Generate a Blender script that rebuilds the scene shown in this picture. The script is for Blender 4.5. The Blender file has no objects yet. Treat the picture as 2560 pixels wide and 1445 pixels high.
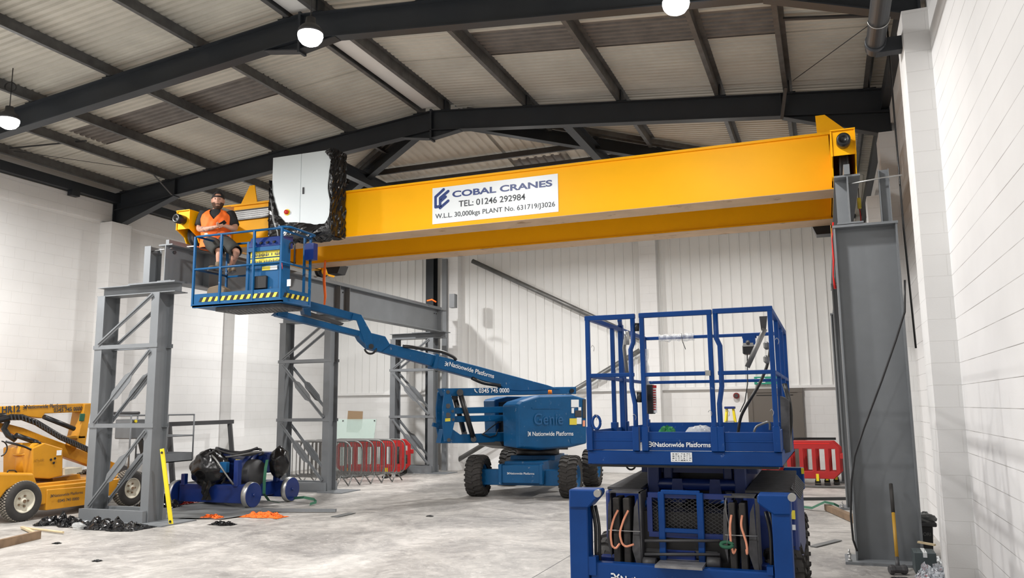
import bpy, bmesh, math, random
from mathutils import Vector, Matrix
random.seed(7)
S = bpy.context.scene
COL = S.collection
PI = math.pi
# ------------------------------------------------------------------ camera
FOC = 2016.87
YAW, PIT, ROL = 0.368108609, 0.145374193, -0.0105230487
CAM = Vector((0, 0, 1.85))
_fw = Vector((-math.sin(YAW)*math.cos(PIT), math.cos(YAW)*math.cos(PIT), math.sin(PIT)))
_r0 = Vector((math.cos(YAW), math.sin(YAW), 0)); _u0 = _r0.cross(_fw)
_r = _r0*math.cos(ROL)+_u0*math.sin(ROL); _u = -_r0*math.sin(ROL)+_u0*math.cos(ROL)
cam = bpy.data.cameras.new('camera'); camo = bpy.data.objects.new('camera', cam); COL.objects.link(camo)
camo.matrix_world = Matrix(((_r.x, _u.x, -_fw.x, CAM.x), (_r.y, _u.y, -_fw.y, CAM.y), (_r.z, _u.z, -_fw.z, CAM.z), (0, 0, 0, 1)))
cam.sensor_width = 36; cam.lens = FOC*36/2560; cam.clip_start = .05; cam.clip_end = 200
S.camera = camo
# ------------------------------------------------------------------ world, view, large lights
S.view_settings.view_transform = 'Standard'; S.view_settings.look = 'None'
S.view_settings.gamma = 1; S.view_settings.use_curve_mapping = False
S.view_settings.exposure = 0.25
W = bpy.data.worlds.new('night'); S.world = W; W.use_nodes = True
W.node_tree.nodes['Background'].inputs[0].default_value = (.6, .7, 1, 1)
W.node_tree.nodes['Background'].inputs[1].default_value = .02
LAMPS = [(-5.8, 8.06, 6.57), (-1.37, 8.99, 6.57), (-11.99, 8.69, 6.54), (-12.0, 2.4, 6.5), (-6.9, 2.2, 6.7), (-1.4, 2.4, 6.5), (-11.6, 17.9, 6.25), (-6.9, 17.9, 6.25), (-2.2, 17.9, 6.25)]
LAMP_WS = [260, 130, 340, 380, 310, 90, 250, 225, 225]
for i, p in enumerate(LAMPS):
    l = bpy.data.lights.new('bay_light', 'AREA'); l.shape = 'DISK'; l.size = .34; l.energy = LAMP_WS[i]; l.color = (1, .985, .965); l.spread = PI
    o = bpy.data.objects.new('bay_light', l); o.location = (p[0], p[1], p[2]-.21); COL.objects.link(o)
# the room carries on behind the photographer: one more row of the same lamps
# ------------------------------------------------------------------ helpers
def P(px, py, **k):
    """world point seen at a photo pixel on the plane X=, Y= or Z="""
    d = _r*((px-1280)/FOC) - _u*((py-722.5)/FOC) + _fw
    (a, v), = k.items(); i = 'XYZ'.index(a)
    return CAM + d*((v-CAM[i])/d[i])
SPLIT = {'end_beam', 'cross_beam', 'upright', 'pivot_lug', 'post', 'cleat', 'hood_ledge', 'cylinder_eye', 'base_beam', 'knuckle_link', 'scissor_arm', 'anchor_bolt', 'bolt', 'pin', 'joystick', 'ladder_stile', 'wheel_nuts', 'warning_labels', 'rotator'}
class MB:
    def __init__(s): s.v = []; s.f = []; s.s = []
    def add(s, vs, fs, sm=False):
        o = len(s.v); s.v += [tuple(v) for v in vs]; s.f += [tuple(i+o for i in f) for f in fs]; s.s += [sm]*len(fs); return s
    def bx(s, x0, x1, y0, y1, z0, z1):
        v = [(x, y, z) for z in (z0, z1) for y in (y0, y1) for x in (x0, x1)]
        return s.add(v, [(0,2,3,1),(4,5,7,6),(0,1,5,4),(2,6,7,3),(0,4,6,2),(1,3,7,5)])
    def frame(s, d, up):
        d = Vector(d).normalized(); up = Vector(up)
        x = d.cross(up)
        if x.length < 1e-4: x = d.cross(Vector((1, 0, 0))) if abs(d.x) < .9 else d.cross(Vector((0, 1, 0)))
        x.normalize(); return x, x.cross(d).normalized(), d
    def sect(s, p0, p1, poly, up=(0,0,1), sm=False):
        """extrude a 2-D section (side, up) from p0 to p1"""
        p0 = Vector(p0); p1 = Vector(p1); x, y, d = s.frame(p1-p0, up); n = len(poly)
        v = [p+x*a+y*b for p in (p0, p1) for a, b in poly]
        return s.add(v, [tuple(range(n))[::-1], tuple(range(n, 2*n))]+[(i, (i+1) % n, n+(i+1) % n, n+i) for i in range(n)], sm)
    def bar(s, p0, p1, w, h=None, up=(0,0,1)):
        h = h or w; return s.sect(p0, p1, [(-w/2,-h/2),(w/2,-h/2),(w/2,h/2),(-w/2,h/2)], up)
    def ibeam(s, p0, p1, w, h, tf=.015, tw=.012, up=(0,0,1)):
        a, b, t = w/2, h/2, tw/2
        return s.sect(p0, p1, [(-a,-b),(a,-b),(a,-b+tf),(t,-b+tf),(t,b-tf),(a,b-tf),(a,b),(-a,b),(-a,b-tf),(-t,b-tf),(-t,-b+tf),(-a,-b+tf)], up)
    def angle(s, p0, p1, a, t=.008, up=(0,0,1), fx=1, fy=1):
        return s.sect(p0, p1, [(0,0),(a*fx,0),(a*fx,t*fy),(t*fx,t*fy),(t*fx,a*fy),(0,a*fy)], up)
    def tube(s, pts, r, n=8, closed=False):
        pts = [Vector(p) for p in pts]; m = len(pts); rs = r if isinstance(r, (list, tuple)) else [r]*m
        vs = []; pu = Vector((0,0,1))
        for i, p in enumerate(pts):
            a = pts[i-1] if (i or closed) else p; b = pts[(i+1) % m] if (i < m-1 or closed) else p
            d = (b-a)
            if d.length < 1e-7: d = Vector((0,0,1))
            x, y, d = s.frame(d, pu); pu = y
            vs += [p+(x*math.cos(2*PI*j/n)+y*math.sin(2*PI*j/n))*rs[i] for j in range(n)]
        fs = []
        for i in range(m if closed else m-1):
            k = (i+1) % m
            fs += [(i*n+j, i*n+(j+1) % n, k*n+(j+1) % n, k*n+j) for j in range(n)]
        s.add(vs, fs, True)
        if not closed: s.add(vs[:n], [tuple(range(n))[::-1]]); s.add(vs[-n:], [tuple(range(n))])
        return s
    def cyl(s, p0, p1, r0, r1=None, n=20):
        p0 = Vector(p0); p1 = Vector(p1); r1 = r0 if r1 is None else r1; x, y, d = s.frame(p1-p0, (0,0,1))
        v = [p+(x*math.cos(2*PI*j/n)+y*math.sin(2*PI*j/n))*r for p, r in ((p0, r0), (p1, r1)) for j in range(n)]
        s.add(v, [(j, (j+1) % n, n+(j+1) % n, n+j) for j in range(n)], True)
        s.add(v[:n], [tuple(range(n))[::-1]]); s.add(v[n:], [tuple(range(n))]); return s
    def lathe(s, prof, o, axis, n=24, sm=True):
        """prof: (radius, along axis)"""
        o = Vector(o); x, y, d = s.frame(axis, (0,0,1)); m = len(prof)
        v = [o+d*h+(x*math.cos(2*PI*j/n)+y*math.sin(2*PI*j/n))*r for r, h in prof for j in range(n)]
        return s.add(v, [(i*n+j, i*n+(j+1) % n, (i+1)*n+(j+1) % n, (i+1)*n+j) for i in range(m-1) for j in range(n)], sm)
    def ell(s, c, r, n=16, m=10, R=None):
        c = Vector(c); v = []
        for i in range(m+1):
            t = PI*i/m
            for j in range(n):
                q = Vector((math.sin(t)*math.cos(2*PI*j/n)*r[0], math.sin(t)*math.sin(2*PI*j/n)*r[1], math.cos(t)*r[2]))
                if R: q = R @ q
                v.append(c+q)
        return s.add(v, [(i*n+j, (i+1)*n+j, (i+1)*n+(j+1) % n, i*n+(j+1) % n) for i in range(m) for j in range(n)], True)
    def prism(s, poly, off):
        """3-D polygon swept by off"""
        poly = [Vector(p) for p in poly]; off = Vector(off); n = len(poly)
        v = poly+[p+off for p in poly]
        return s.add(v, [tuple(range(n))[::-1], tuple(range(n, 2*n))]+[(i, (i+1) % n, n+(i+1) % n, n+i) for i in range(n)])
    def quad(s, a, b, c, d): return s.add([a, b, c, d], [(0, 1, 2, 3)])
    def build(s, name, m, parent=None, bevel=0, seg=1):
        if name in SPLIT and parent:
            par = list(range(len(s.v))); key = {}
            def find(i):
                while par[i] != i: par[i] = par[par[i]]; i = par[i]
                return i
            for i, v in enumerate(s.v):
                k = tuple(round(c, 4) for c in v)
                if k in key: par[find(i)] = find(key[k])
                else: key[k] = i
            for f in s.f:
                for i in f[1:]: par[find(i)] = find(f[0])
            gr = {}
            for f, sm in zip(s.f, s.s): gr.setdefault(find(f[0]), []).append((f, sm))
            if len(gr) > 1:
                o = None
                for fl in gr.values():
                    q = MB(); mp = {}
                    for f, sm in fl:
                        for i in f:
                            if i not in mp: mp[i] = len(q.v); q.v.append(s.v[i])
                        q.f.append(tuple(mp[i] for i in f)); q.s.append(sm)
                    o2 = q._build(name, m, parent, bevel, seg); o = o or o2
                return o
        return s._build(name, m, parent, bevel, seg)
    def _build(s, name, m, parent=None, bevel=0, seg=1):
        org = Vector(ORG.get(parent.name, (0,0,0))) if parent else Vector((0,0,0))
        me = bpy.data.meshes.new(name); me.from_pydata([tuple(Vector(v)-org) for v in s.v], [], s.f)
        me.materials.append(m)
        for p, q in zip(me.polygons, s.s): p.use_smooth = q
        b = bmesh.new(); b.from_mesh(me); bmesh.ops.remove_doubles(b, verts=b.verts, dist=1e-6); bmesh.ops.recalc_face_normals(b, faces=b.faces); b.to_mesh(me); b.free()
        o = bpy.data.objects.new(name, me); COL.objects.link(o)
        if parent: o.parent = parent
        ORG[o.name] = tuple(org)
        if bevel:
            bm_ = o.modifiers.new('bevel', 'BEVEL'); bm_.width = bevel; bm_.segments = seg; bm_.limit_method = 'ANGLE'; bm_.angle_limit = .7
        return o
ORG = {}
def tag(o, label=None, cat=None, group=None, kind=None):
    if label: o['label'] = label
    if cat: o['category'] = cat
    if group: o['group'] = group
    if kind: o['kind'] = kind
    return o
def thing(name, label, cat, loc=(0,0,0), group=None):
    o = bpy.data.objects.new(name, None); COL.objects.link(o); o.location = loc; o.empty_display_size = .2
    ORG[o.name] = tuple(loc)
    return tag(o, label, cat, group)
def struct(name, mb, m, **k): return tag(mb.build(name, m, **k), kind='structure')
def dup(root, loc=None, rotz=None, label=None, group=None):
    r = root.copy(); COL.objects.link(r); ORG[r.name] = ORG[root.name]
    if loc is not None: r.location = loc
    if rotz is not None: r.rotation_euler = (0, 0, rotz)
    tag(r, label, None, group)
    for ch in list(root.children):
        c = ch.copy(); COL.objects.link(c); c.parent = r
        for g in ch.children:
            d = g.copy(); COL.objects.link(d); d.parent = c
    return r
FONT = None
def text(name, body, at, ux, uy, width, m, parent, height=None, ext=.0015, bold=.0, sx=1.0):
    """flat lettering: starts at `at`, runs along ux, upright uy, scaled to the width"""
    cu = bpy.data.curves.new(name, 'FONT'); cu.body = body; cu.size = 1; cu.offset = bold; cu.extrude = 0
    t = bpy.data.objects.new(name, cu); COL.objects.link(t)
    dg = bpy.context.evaluated_depsgraph_get(); me = bpy.data.meshes.new_from_object(t.evaluated_get(dg))
    bpy.data.objects.remove(t)
    xs = [v.co.x for v in me.vertices]; ys = [v.co.y for v in me.vertices]
    w = max(xs)-min(xs); x0 = min(xs); y0 = min(ys); k = width/w; ky = (height/(max(ys)-y0)) if height else k
    at = Vector(at); ux = Vector(ux).normalized(); uy = Vector(uy).normalized(); nz = ux.cross(uy)
    org = Vector(ORG.get(parent.name, (0,0,0))) if parent else Vector((0,0,0))
    for v in me.vertices: v.co = at+ux*((v.co.x-x0)*k)+uy*((v.co.y-y0)*ky)+nz*ext-org
    me.materials.clear(); me.materials.append(m)
    o = bpy.data.objects.new(name, me); COL.objects.link(o)
    if parent: o.parent = parent
    ORG[o.name] = tuple(org)
    return o
def arc(c, r, a0, a1, n, ux, uy):
    c = Vector(c); ux = Vector(ux); uy = Vector(uy)
    return [c+ux*(r*math.cos(a0+(a1-a0)*i/n))+uy*(r*math.sin(a0+(a1-a0)*i/n)) for i in range(n+1)]
def rounded(pts, r, n=4):
    """polyline with rounded corners"""
    pts = [Vector(p) for p in pts]; out = [pts[0]]
    for a, b, c in zip(pts, pts[1:], pts[2:]):
        u = (a-b); w = (c-b); k = min(r, u.length/2, w.length/2); p = b+u.normalized()*k; q = b+w.normalized()*k
        out += [(p*(1-t)**2+b*2*t*(1-t)+q*t*t) for t in [i/n for i in range(n+1)]]
    return out+[pts[-1]]
# ------------------------------------------------------------------ materials
def mat(name, col, rough=.5, metal=0, var=0, vscale=3, bump=0, bscale=40, col2=None, c2amt=0, c2scale=6, emis=None, alpha=None, trans=0, coat=0, spec=None):
    m = bpy.data.materials.new(name); m.use_nodes = True; n = m.node_tree.nodes; L = m.node_tree.links; b = n['Principled BSDF']
    b.inputs['Base Color'].default_value = (*col, 1); b.inputs['Roughness'].default_value = rough; b.inputs['Metallic'].default_value = metal
    if spec is not None: b.inputs['Specular IOR Level'].default_value = spec
    if coat: b.inputs['Coat Weight'].default_value = coat
    if trans: b.inputs['Transmission Weight'].default_value = trans
    if alpha is not None: b.inputs['Alpha'].default_value = alpha
    if emis: b.inputs['Emission Color'].default_value = (*emis[0], 1); b.inputs['Emission Strength'].default_value = emis[1]
    tc = n.new('ShaderNodeTexCoord')
    def noise(sc, det=4, ro=.55):
        t = n.new('ShaderNodeTexNoise'); t.inputs['Scale'].default_value = sc; t.inputs['Detail'].default_value = det; t.inputs['Roughness'].default_value = ro
        L.new(tc.outputs['Object'], t.inputs['Vector']); return t
    last = None
    if var:
        t = noise(vscale); r = n.new('ShaderNodeMapRange'); r.inputs[1].default_value = .3; r.inputs[2].default_value = .7; r.inputs[3].default_value = 1-var; r.inputs[4].default_value = 1+var*.5
        L.new(t.outputs['Fac'], r.inputs[0]); x = n.new('ShaderNodeMix'); x.data_type = 'RGBA'; x.blend_type = 'MULTIPLY'; x.inputs[0].default_value = 1
        x.inputs[6].default_value = (*col, 1); L.new(r.outputs[0], x.inputs[7]); last = x.outputs[2]
    if col2:
        t = noise(c2scale, 6, .65); r = n.new('ShaderNodeMapRange'); r.inputs[1].default_value = .62-c2amt; r.inputs[2].default_value = .72-c2amt*.6
        L.new(t.outputs['Fac'], r.inputs[0]); x = n.new('ShaderNodeMix'); x.data_type = 'RGBA'
        L.new(r.outputs[0], x.inputs[0]); x.inputs[6].default_value = (*col, 1); x.inputs[7].default_value = (*col2, 1)
        if last: L.new(last, x.inputs[6])
        last = x.outputs[2]
    if last: L.new(last, b.inputs['Base Color'])
    if bump:
        t = noise(bscale); u = n.new('ShaderNodeBump'); u.inputs['Strength'].default_value = bump; u.inputs['Distance'].default_value = .01
        L.new(t.outputs['Fac'], u.inputs['Height']); L.new(u.outputs['Normal'], b.inputs['Normal'])
    return m
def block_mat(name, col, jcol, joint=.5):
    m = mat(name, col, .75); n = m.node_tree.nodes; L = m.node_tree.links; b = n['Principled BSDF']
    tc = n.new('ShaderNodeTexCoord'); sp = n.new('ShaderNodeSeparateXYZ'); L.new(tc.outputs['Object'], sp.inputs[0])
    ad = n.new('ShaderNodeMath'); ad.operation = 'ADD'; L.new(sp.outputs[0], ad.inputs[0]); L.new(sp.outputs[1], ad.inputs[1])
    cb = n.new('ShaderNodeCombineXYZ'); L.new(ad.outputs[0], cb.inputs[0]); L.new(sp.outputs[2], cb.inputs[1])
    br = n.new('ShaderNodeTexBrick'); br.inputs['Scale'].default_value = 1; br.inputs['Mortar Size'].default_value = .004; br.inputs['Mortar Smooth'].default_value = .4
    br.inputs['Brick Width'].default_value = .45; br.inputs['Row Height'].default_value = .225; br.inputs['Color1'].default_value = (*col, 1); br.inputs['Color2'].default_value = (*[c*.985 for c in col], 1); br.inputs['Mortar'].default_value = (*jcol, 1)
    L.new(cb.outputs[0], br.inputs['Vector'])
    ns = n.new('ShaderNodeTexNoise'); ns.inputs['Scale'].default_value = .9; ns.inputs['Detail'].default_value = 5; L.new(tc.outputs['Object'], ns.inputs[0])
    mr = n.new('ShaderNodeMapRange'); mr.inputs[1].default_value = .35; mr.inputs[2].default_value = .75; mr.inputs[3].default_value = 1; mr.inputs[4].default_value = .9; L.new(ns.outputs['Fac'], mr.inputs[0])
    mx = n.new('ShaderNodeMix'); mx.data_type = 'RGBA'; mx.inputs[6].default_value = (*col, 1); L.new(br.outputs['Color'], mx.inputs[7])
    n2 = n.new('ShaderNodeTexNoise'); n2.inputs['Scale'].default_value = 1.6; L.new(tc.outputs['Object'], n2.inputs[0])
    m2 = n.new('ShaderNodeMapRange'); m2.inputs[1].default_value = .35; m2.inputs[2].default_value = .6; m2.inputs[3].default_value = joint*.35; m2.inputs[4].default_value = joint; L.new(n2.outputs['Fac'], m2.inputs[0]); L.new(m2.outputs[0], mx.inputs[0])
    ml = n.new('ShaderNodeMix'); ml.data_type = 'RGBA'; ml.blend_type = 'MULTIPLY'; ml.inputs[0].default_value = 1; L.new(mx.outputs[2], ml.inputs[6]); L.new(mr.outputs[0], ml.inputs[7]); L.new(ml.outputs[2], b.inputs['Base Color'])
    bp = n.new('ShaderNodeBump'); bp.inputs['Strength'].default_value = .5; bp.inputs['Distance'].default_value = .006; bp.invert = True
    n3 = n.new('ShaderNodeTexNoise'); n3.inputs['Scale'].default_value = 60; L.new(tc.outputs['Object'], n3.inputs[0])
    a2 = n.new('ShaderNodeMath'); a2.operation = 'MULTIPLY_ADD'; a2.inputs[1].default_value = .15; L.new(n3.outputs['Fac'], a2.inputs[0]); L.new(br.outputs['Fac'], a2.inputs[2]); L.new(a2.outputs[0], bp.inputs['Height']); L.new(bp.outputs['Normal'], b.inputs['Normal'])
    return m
def floor_mat():
    m = mat('power_floated_concrete', (.5, .48, .45), .5); n = m.node_tree.nodes; L = m.node_tree.links; b = n['Principled BSDF']
    tc = n.new('ShaderNodeTexCoord')
    def nz(s, d, r=.6, dist=0):
        t = n.new('ShaderNodeTexNoise'); t.inputs['Scale'].default_value = s; t.inputs['Detail'].default_value = d; t.inputs['Roughness'].default_value = r; t.inputs['Distortion'].default_value = dist
        L.new(tc.outputs['Object'], t.inputs[0]); return t
    a = nz(.55, 8, .68, .8); r = n.new('ShaderNodeValToRGB'); e = r.color_ramp.elements
    e[0].position = .34; e[0].color = (.22, .21, .20, 1); e[1].position = .62; e[1].color = (.50, .475, .445, 1); L.new(a.outputs['Fac'], r.inputs[0])
    c = nz(3.2, 8, .75, 1.2); r2 = n.new('ShaderNodeMapRange'); r2.inputs[1].default_value = .35; r2.inputs[2].default_value = .62; r2.inputs[3].default_value = .72; r2.inputs[4].default_value = 1.15; L.new(c.outputs['Fac'], r2.inputs[0])
    mx = n.new('ShaderNodeMix'); mx.data_type = 'RGBA'; mx.blend_type = 'MULTIPLY'; mx.inputs[0].default_value = 1; L.new(r.outputs[0], mx.inputs[6]); L.new(r2.outputs[0], mx.inputs[7])
    # scattered white dust
    d = nz(9, 6, .8, .4); r3 = n.new('ShaderNodeMapRange'); r3.inputs[1].default_value = .56; r3.inputs[2].default_value = .68; r3.inputs[4].default_value = .55; L.new(d.outputs['Fac'], r3.inputs[0])
    m2 = n.new('ShaderNodeMix'); m2.data_type = 'RGBA'; L.new(r3.outputs[0], m2.inputs[0]); L.new(mx.outputs[2], m2.inputs[6]); m2.inputs[7].default_value = (.66, .64, .61, 1)
    # saw-cut joints every 5.3 m
    L.new(m2.outputs[2], b.inputs['Base Color'])
    r4 = n.new('ShaderNodeMapRange'); r4.inputs[3].default_value = .38; r4.inputs[4].default_value = .62; L.new(c.outputs['Fac'], r4.inputs[0]); L.new(r4.outputs[0], b.inputs['Roughness'])
    bp = n.new('ShaderNodeBump'); bp.inputs['Strength'].default_value = .15; bp.inputs['Distance'].default_value = .01; L.new(c.outputs['Fac'], bp.inputs['Height']); L.new(bp.outputs['Normal'], b.inputs['Normal'])
    return m
M = {}
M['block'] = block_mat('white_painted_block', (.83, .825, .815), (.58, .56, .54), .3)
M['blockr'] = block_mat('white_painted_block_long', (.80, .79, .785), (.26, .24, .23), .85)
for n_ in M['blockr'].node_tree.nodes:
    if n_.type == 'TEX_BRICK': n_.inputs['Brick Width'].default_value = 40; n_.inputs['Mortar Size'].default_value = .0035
M['clad'] = mat('white_liner_sheet', (.83, .83, .815), .45, var=.04, vscale=1)
M['floor'] = floor_mat()
M['sheet'] = mat('cream_roof_sheet', (.58, .555, .49), .6, var=.14, vscale=1.2)
M['rooflight'] = mat('grimy_rooflight', (.15, .13, .115), .45, var=.3, vscale=4)
M['steel'] = mat('charcoal_painted_steel', (.022, .026, .032), .5, var=.15, vscale=2)
M['purlin'] = mat('galvanised_purlin', (.13, .13, .13), .5, .4, var=.3, vscale=6)
M['purlindk'] = mat('dark_purlin', (.055, .055, .058), .5, .2, var=.2, vscale=6)
M['grey'] = mat('grey_primer_steel', (.175, .186, .197), .45, var=.1, vscale=2, bump=.03)
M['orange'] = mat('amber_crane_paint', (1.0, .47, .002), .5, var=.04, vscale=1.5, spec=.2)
M['dust'] = mat('dusty_shaded_underside', (.62, .43, .27), .6, var=.15, vscale=2, col2=(.30, .16, .06), c2amt=.03, c2scale=2.5)  # girder underside: dust on the yellow, its shade put into the colour too
M['sign'] = mat('white_sign', (.80, .84, .86), .35)
M['navy'] = mat('navy_letters', (.02, .045, .19), .4)
M['ink'] = mat('dark_letters', (.035, .04, .05), .5)
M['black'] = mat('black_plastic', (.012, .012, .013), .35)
M['rubber'] = mat('tyre_rubber', (.035, .032, .03), .8, var=.3, vscale=8, bump=.2)
M['film'] = mat('black_wrap_film', (.007, .007, .008), .2, bump=.7, bscale=14)
M['cab'] = mat('light_cabinet', (.77, .83, .85), .4)
M['blue'] = mat('lift_blue', (.003, .082, .22), .42, spec=.3, var=.15, vscale=3, col2=(.22, .27, .33), c2amt=-.02, c2scale=9)
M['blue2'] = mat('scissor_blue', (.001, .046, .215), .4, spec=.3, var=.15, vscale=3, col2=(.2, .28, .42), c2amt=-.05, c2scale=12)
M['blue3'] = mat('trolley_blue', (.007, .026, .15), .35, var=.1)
M['white'] = mat('white_decal', (.85, .87, .88), .4)
M['yel'] = mat('safety_yellow', (.85, .68, .02), .45)
M['ylift'] = mat('ochre_lift_paint', (.58, .26, .012), .4, var=.12, vscale=3)
M['redp'] = mat('red_plastic', (.42, .018, .018), .4, var=.08)
M['red'] = mat('red', (.65, .02, .015), .4)
M['orangef'] = mat('hi_vis_orange', (1, .17, .015), .7)
M['galv'] = mat('galvanised_tube', (.22, .22, .215), .42, .6, var=.2, vscale=6)
M['dgrey'] = mat('dark_grey', (.045, .045, .048), .5, var=.15)
M['steel2'] = mat('bare_steel', (.45, .45, .44), .35, .8)
M['tarp'] = mat('grey_tarpaulin', (.16, .165, .165), .5, var=.2, vscale=2)
M['wood'] = mat('scaffold_board', (.23, .15, .09), .7, var=.3, vscale=5)
M['pale'] = mat('pale_timber', (.6, .48, .3), .7, var=.2)
M['card'] = mat('cardboard', (.32, .22, .13), .8)
M['skin'] = mat('skin', (.62, .33, .23), .5, var=.08, vscale=12)
M['tattoo'] = mat('tattooed_skin', (.55, .29, .20), .5, col2=(.10, .08, .09), c2amt=.10, c2scale=22)
M['beard'] = mat('beard', (.07, .035, .02), .8)
M['cloth'] = mat('black_cloth', (.018, .018, .02), .85)
M['shorts'] = mat('charcoal_shorts', (.035, .036, .032), .85, var=.2, vscale=9)
M['boot'] = mat('suede_boot', (.16, .12, .08), .85)
M['glass'] = mat('pale_green_glass', (.66, .82, .76), .08, alpha=.55)
M['polythene'] = mat('clear_polythene', (.8, .82, .82), .12, alpha=.38, bump=.8, bscale=30)
M['green'] = mat('green_webbing', (.02, .11, .06), .8)
M['greenp'] = mat('green_polythene', (.02, .22, .06), .25, alpha=.75)
M['door'] = mat('brown_grey_door', (.13, .115, .10), .5)
M['whitep'] = mat('wheel_cream', (.62, .58, .47), .45, var=.15, vscale=8)
M['dusty'] = mat('dusty_tread', (.34, .31, .26), .85, var=.4, vscale=14, col2=(.06, .055, .05), c2amt=.08, c2scale=30)
M['rope'] = mat('peach_rope', (.80, .33, .20), .6)
M['padg'] = mat('worn_pad_grey', (.07, .07, .075), .6, var=.4, vscale=12, col2=(.25, .25, .25), c2amt=-.06, c2scale=25)
M['ally'] = mat('chequer_plate', (.30, .30, .31), .4, .5, var=.3, vscale=14)
M['hazy'] = mat('hazard_yellow', (.72, .60, .06), .5)
M['lamp'] = mat('lit_diffuser', (1, 1, 1), .3, emis=((1, .985, .95), 30))
M['beacon'] = mat('amber_beacon', (.9, .22, .01), .2)
M['exitg'] = mat('exit_green', (.02, .28, .18), .4)
# ================================================================== THE BUILDING
XL, XR, YE, YF = -15.22, 1.28, 22.6, -5.0
RX, RZ, SL = -6.95, 7.66, .1            # ridge line x, rafter top at ridge, slope
def rtop(x): return RZ-SL*abs(x-RX)
ZS = .22                                # sheeting above the rafter tops
struct('floor', MB().bx(XL-.3, XR+.3, YF-.3, YE+.3, -.2, 0), M['floor'])
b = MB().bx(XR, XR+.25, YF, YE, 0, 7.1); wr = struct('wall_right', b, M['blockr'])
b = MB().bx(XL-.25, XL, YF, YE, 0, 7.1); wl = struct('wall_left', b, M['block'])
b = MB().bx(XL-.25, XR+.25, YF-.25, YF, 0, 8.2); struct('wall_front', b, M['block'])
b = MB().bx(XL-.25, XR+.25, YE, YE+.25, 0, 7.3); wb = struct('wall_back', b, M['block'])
# ribbed white liner sheet over the block plinth of the back wall
b = MB(); prof = []
x = XL; p = .27
while x < XR:
    prof += [(x, 0), (x+p-.05, 0), (x+p-.045, -.03), (x+p-.012, -.03), (x+p-.007, 0)]; x += p
prof = [(min(a, XR), d) for a, d in prof]
v = [(a, YE-.05+d, z) for a, d in prof for z in (2.33, 6.95)]
b.add(v, [(2*i, 2*i+2, 2*i+3, 2*i+1) for i in range(len(prof)-1)])
struct('trim_1', b, M['clad'])
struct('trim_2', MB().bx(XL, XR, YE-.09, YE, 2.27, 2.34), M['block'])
# saw-cut joints in the slab
_j = P(1400, 1404, Z=0).x
struct('trim_50', MB().bx(_j-.004, _j+.004, 2, YE-.1, -.001, .0012), M['dgrey'])
struct('trim_51', MB().bx(XL+.1, XR-.1, 13.0, 13.007, -.001, .0012), M['dgrey'])
# pilasters
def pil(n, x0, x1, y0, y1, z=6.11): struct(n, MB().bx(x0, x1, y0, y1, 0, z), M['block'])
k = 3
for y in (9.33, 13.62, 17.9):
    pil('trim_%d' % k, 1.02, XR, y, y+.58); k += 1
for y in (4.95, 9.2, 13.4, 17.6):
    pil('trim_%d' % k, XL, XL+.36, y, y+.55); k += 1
# upper wall ledges
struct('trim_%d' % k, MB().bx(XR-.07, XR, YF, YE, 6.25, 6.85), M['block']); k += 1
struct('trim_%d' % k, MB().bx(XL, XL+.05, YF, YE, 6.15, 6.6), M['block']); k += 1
# white boxed posts on the back wall
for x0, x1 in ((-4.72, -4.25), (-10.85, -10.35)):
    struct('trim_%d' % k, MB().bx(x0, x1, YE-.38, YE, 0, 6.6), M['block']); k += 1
# roof sheeting: trapezoid ribs running up the slope
def sheet(rects, name, m, rib=.13, z_off=0):
    b = MB()
    for (xa, xb, ya, yb, fz) in rects:
        pr = []; y = ya
        while y < yb-1e-6:
            pr += [(y, 0), (y+rib*.48, 0), (y+rib*.6, .03), (y+rib*.88, .03)]; y += rib
        pr = [(min(q, yb), d) for q, d in pr]+[(yb, 0)]
        v = []
        for q, d in pr: v += [(xa(q) if callable(xa) else xa, q, 0, d), (xb(q) if callable(xb) else xb, q, 0, d)]
        b.add([(p[0], p[1], fz(p[0], p[1])+p[3]+z_off) for p in v], [(2*i, 2*i+1, 2*i+3, 2*i+2) for i in range(len(pr)-1)])
    return struct(name, b, m)
YH = 13.85                               # hip starts here
def fz(x, y): return rtop(x)+ZS
HW = 8.25; AH = 1.35
hipL = lambda y: max(XL, RX-(y-YH)*AH) if y > YH else RX
hipR = lambda y: min(XR, RX+(y-YH)*AH) if y > YH else RX
sheet([(XL, RX, YF, 10.93, fz), (RX, XR, YF, 10.93, fz), (XL, RX, 11.82, YH, fz), (RX, XR, 11.82, YH, fz),
       (XL, -13.4, 10.93, 11.82, fz), (-8.9, RX, 10.93, 11.82, fz), (RX, -5.0, 10.93, 11.82, fz), (-.35, XR, 10.93, 11.82, fz),
       (XL, hipL, YH, YE, fz), (hipR, XR, YH, YE, fz)], 'ceiling', M['sheet'])
sheet([(-13.4, -8.9, 10.93, 11.82, fz), (-5.0, -.35, 10.93, 11.82, fz)], 'window_1', M['rooflight'])
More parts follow.
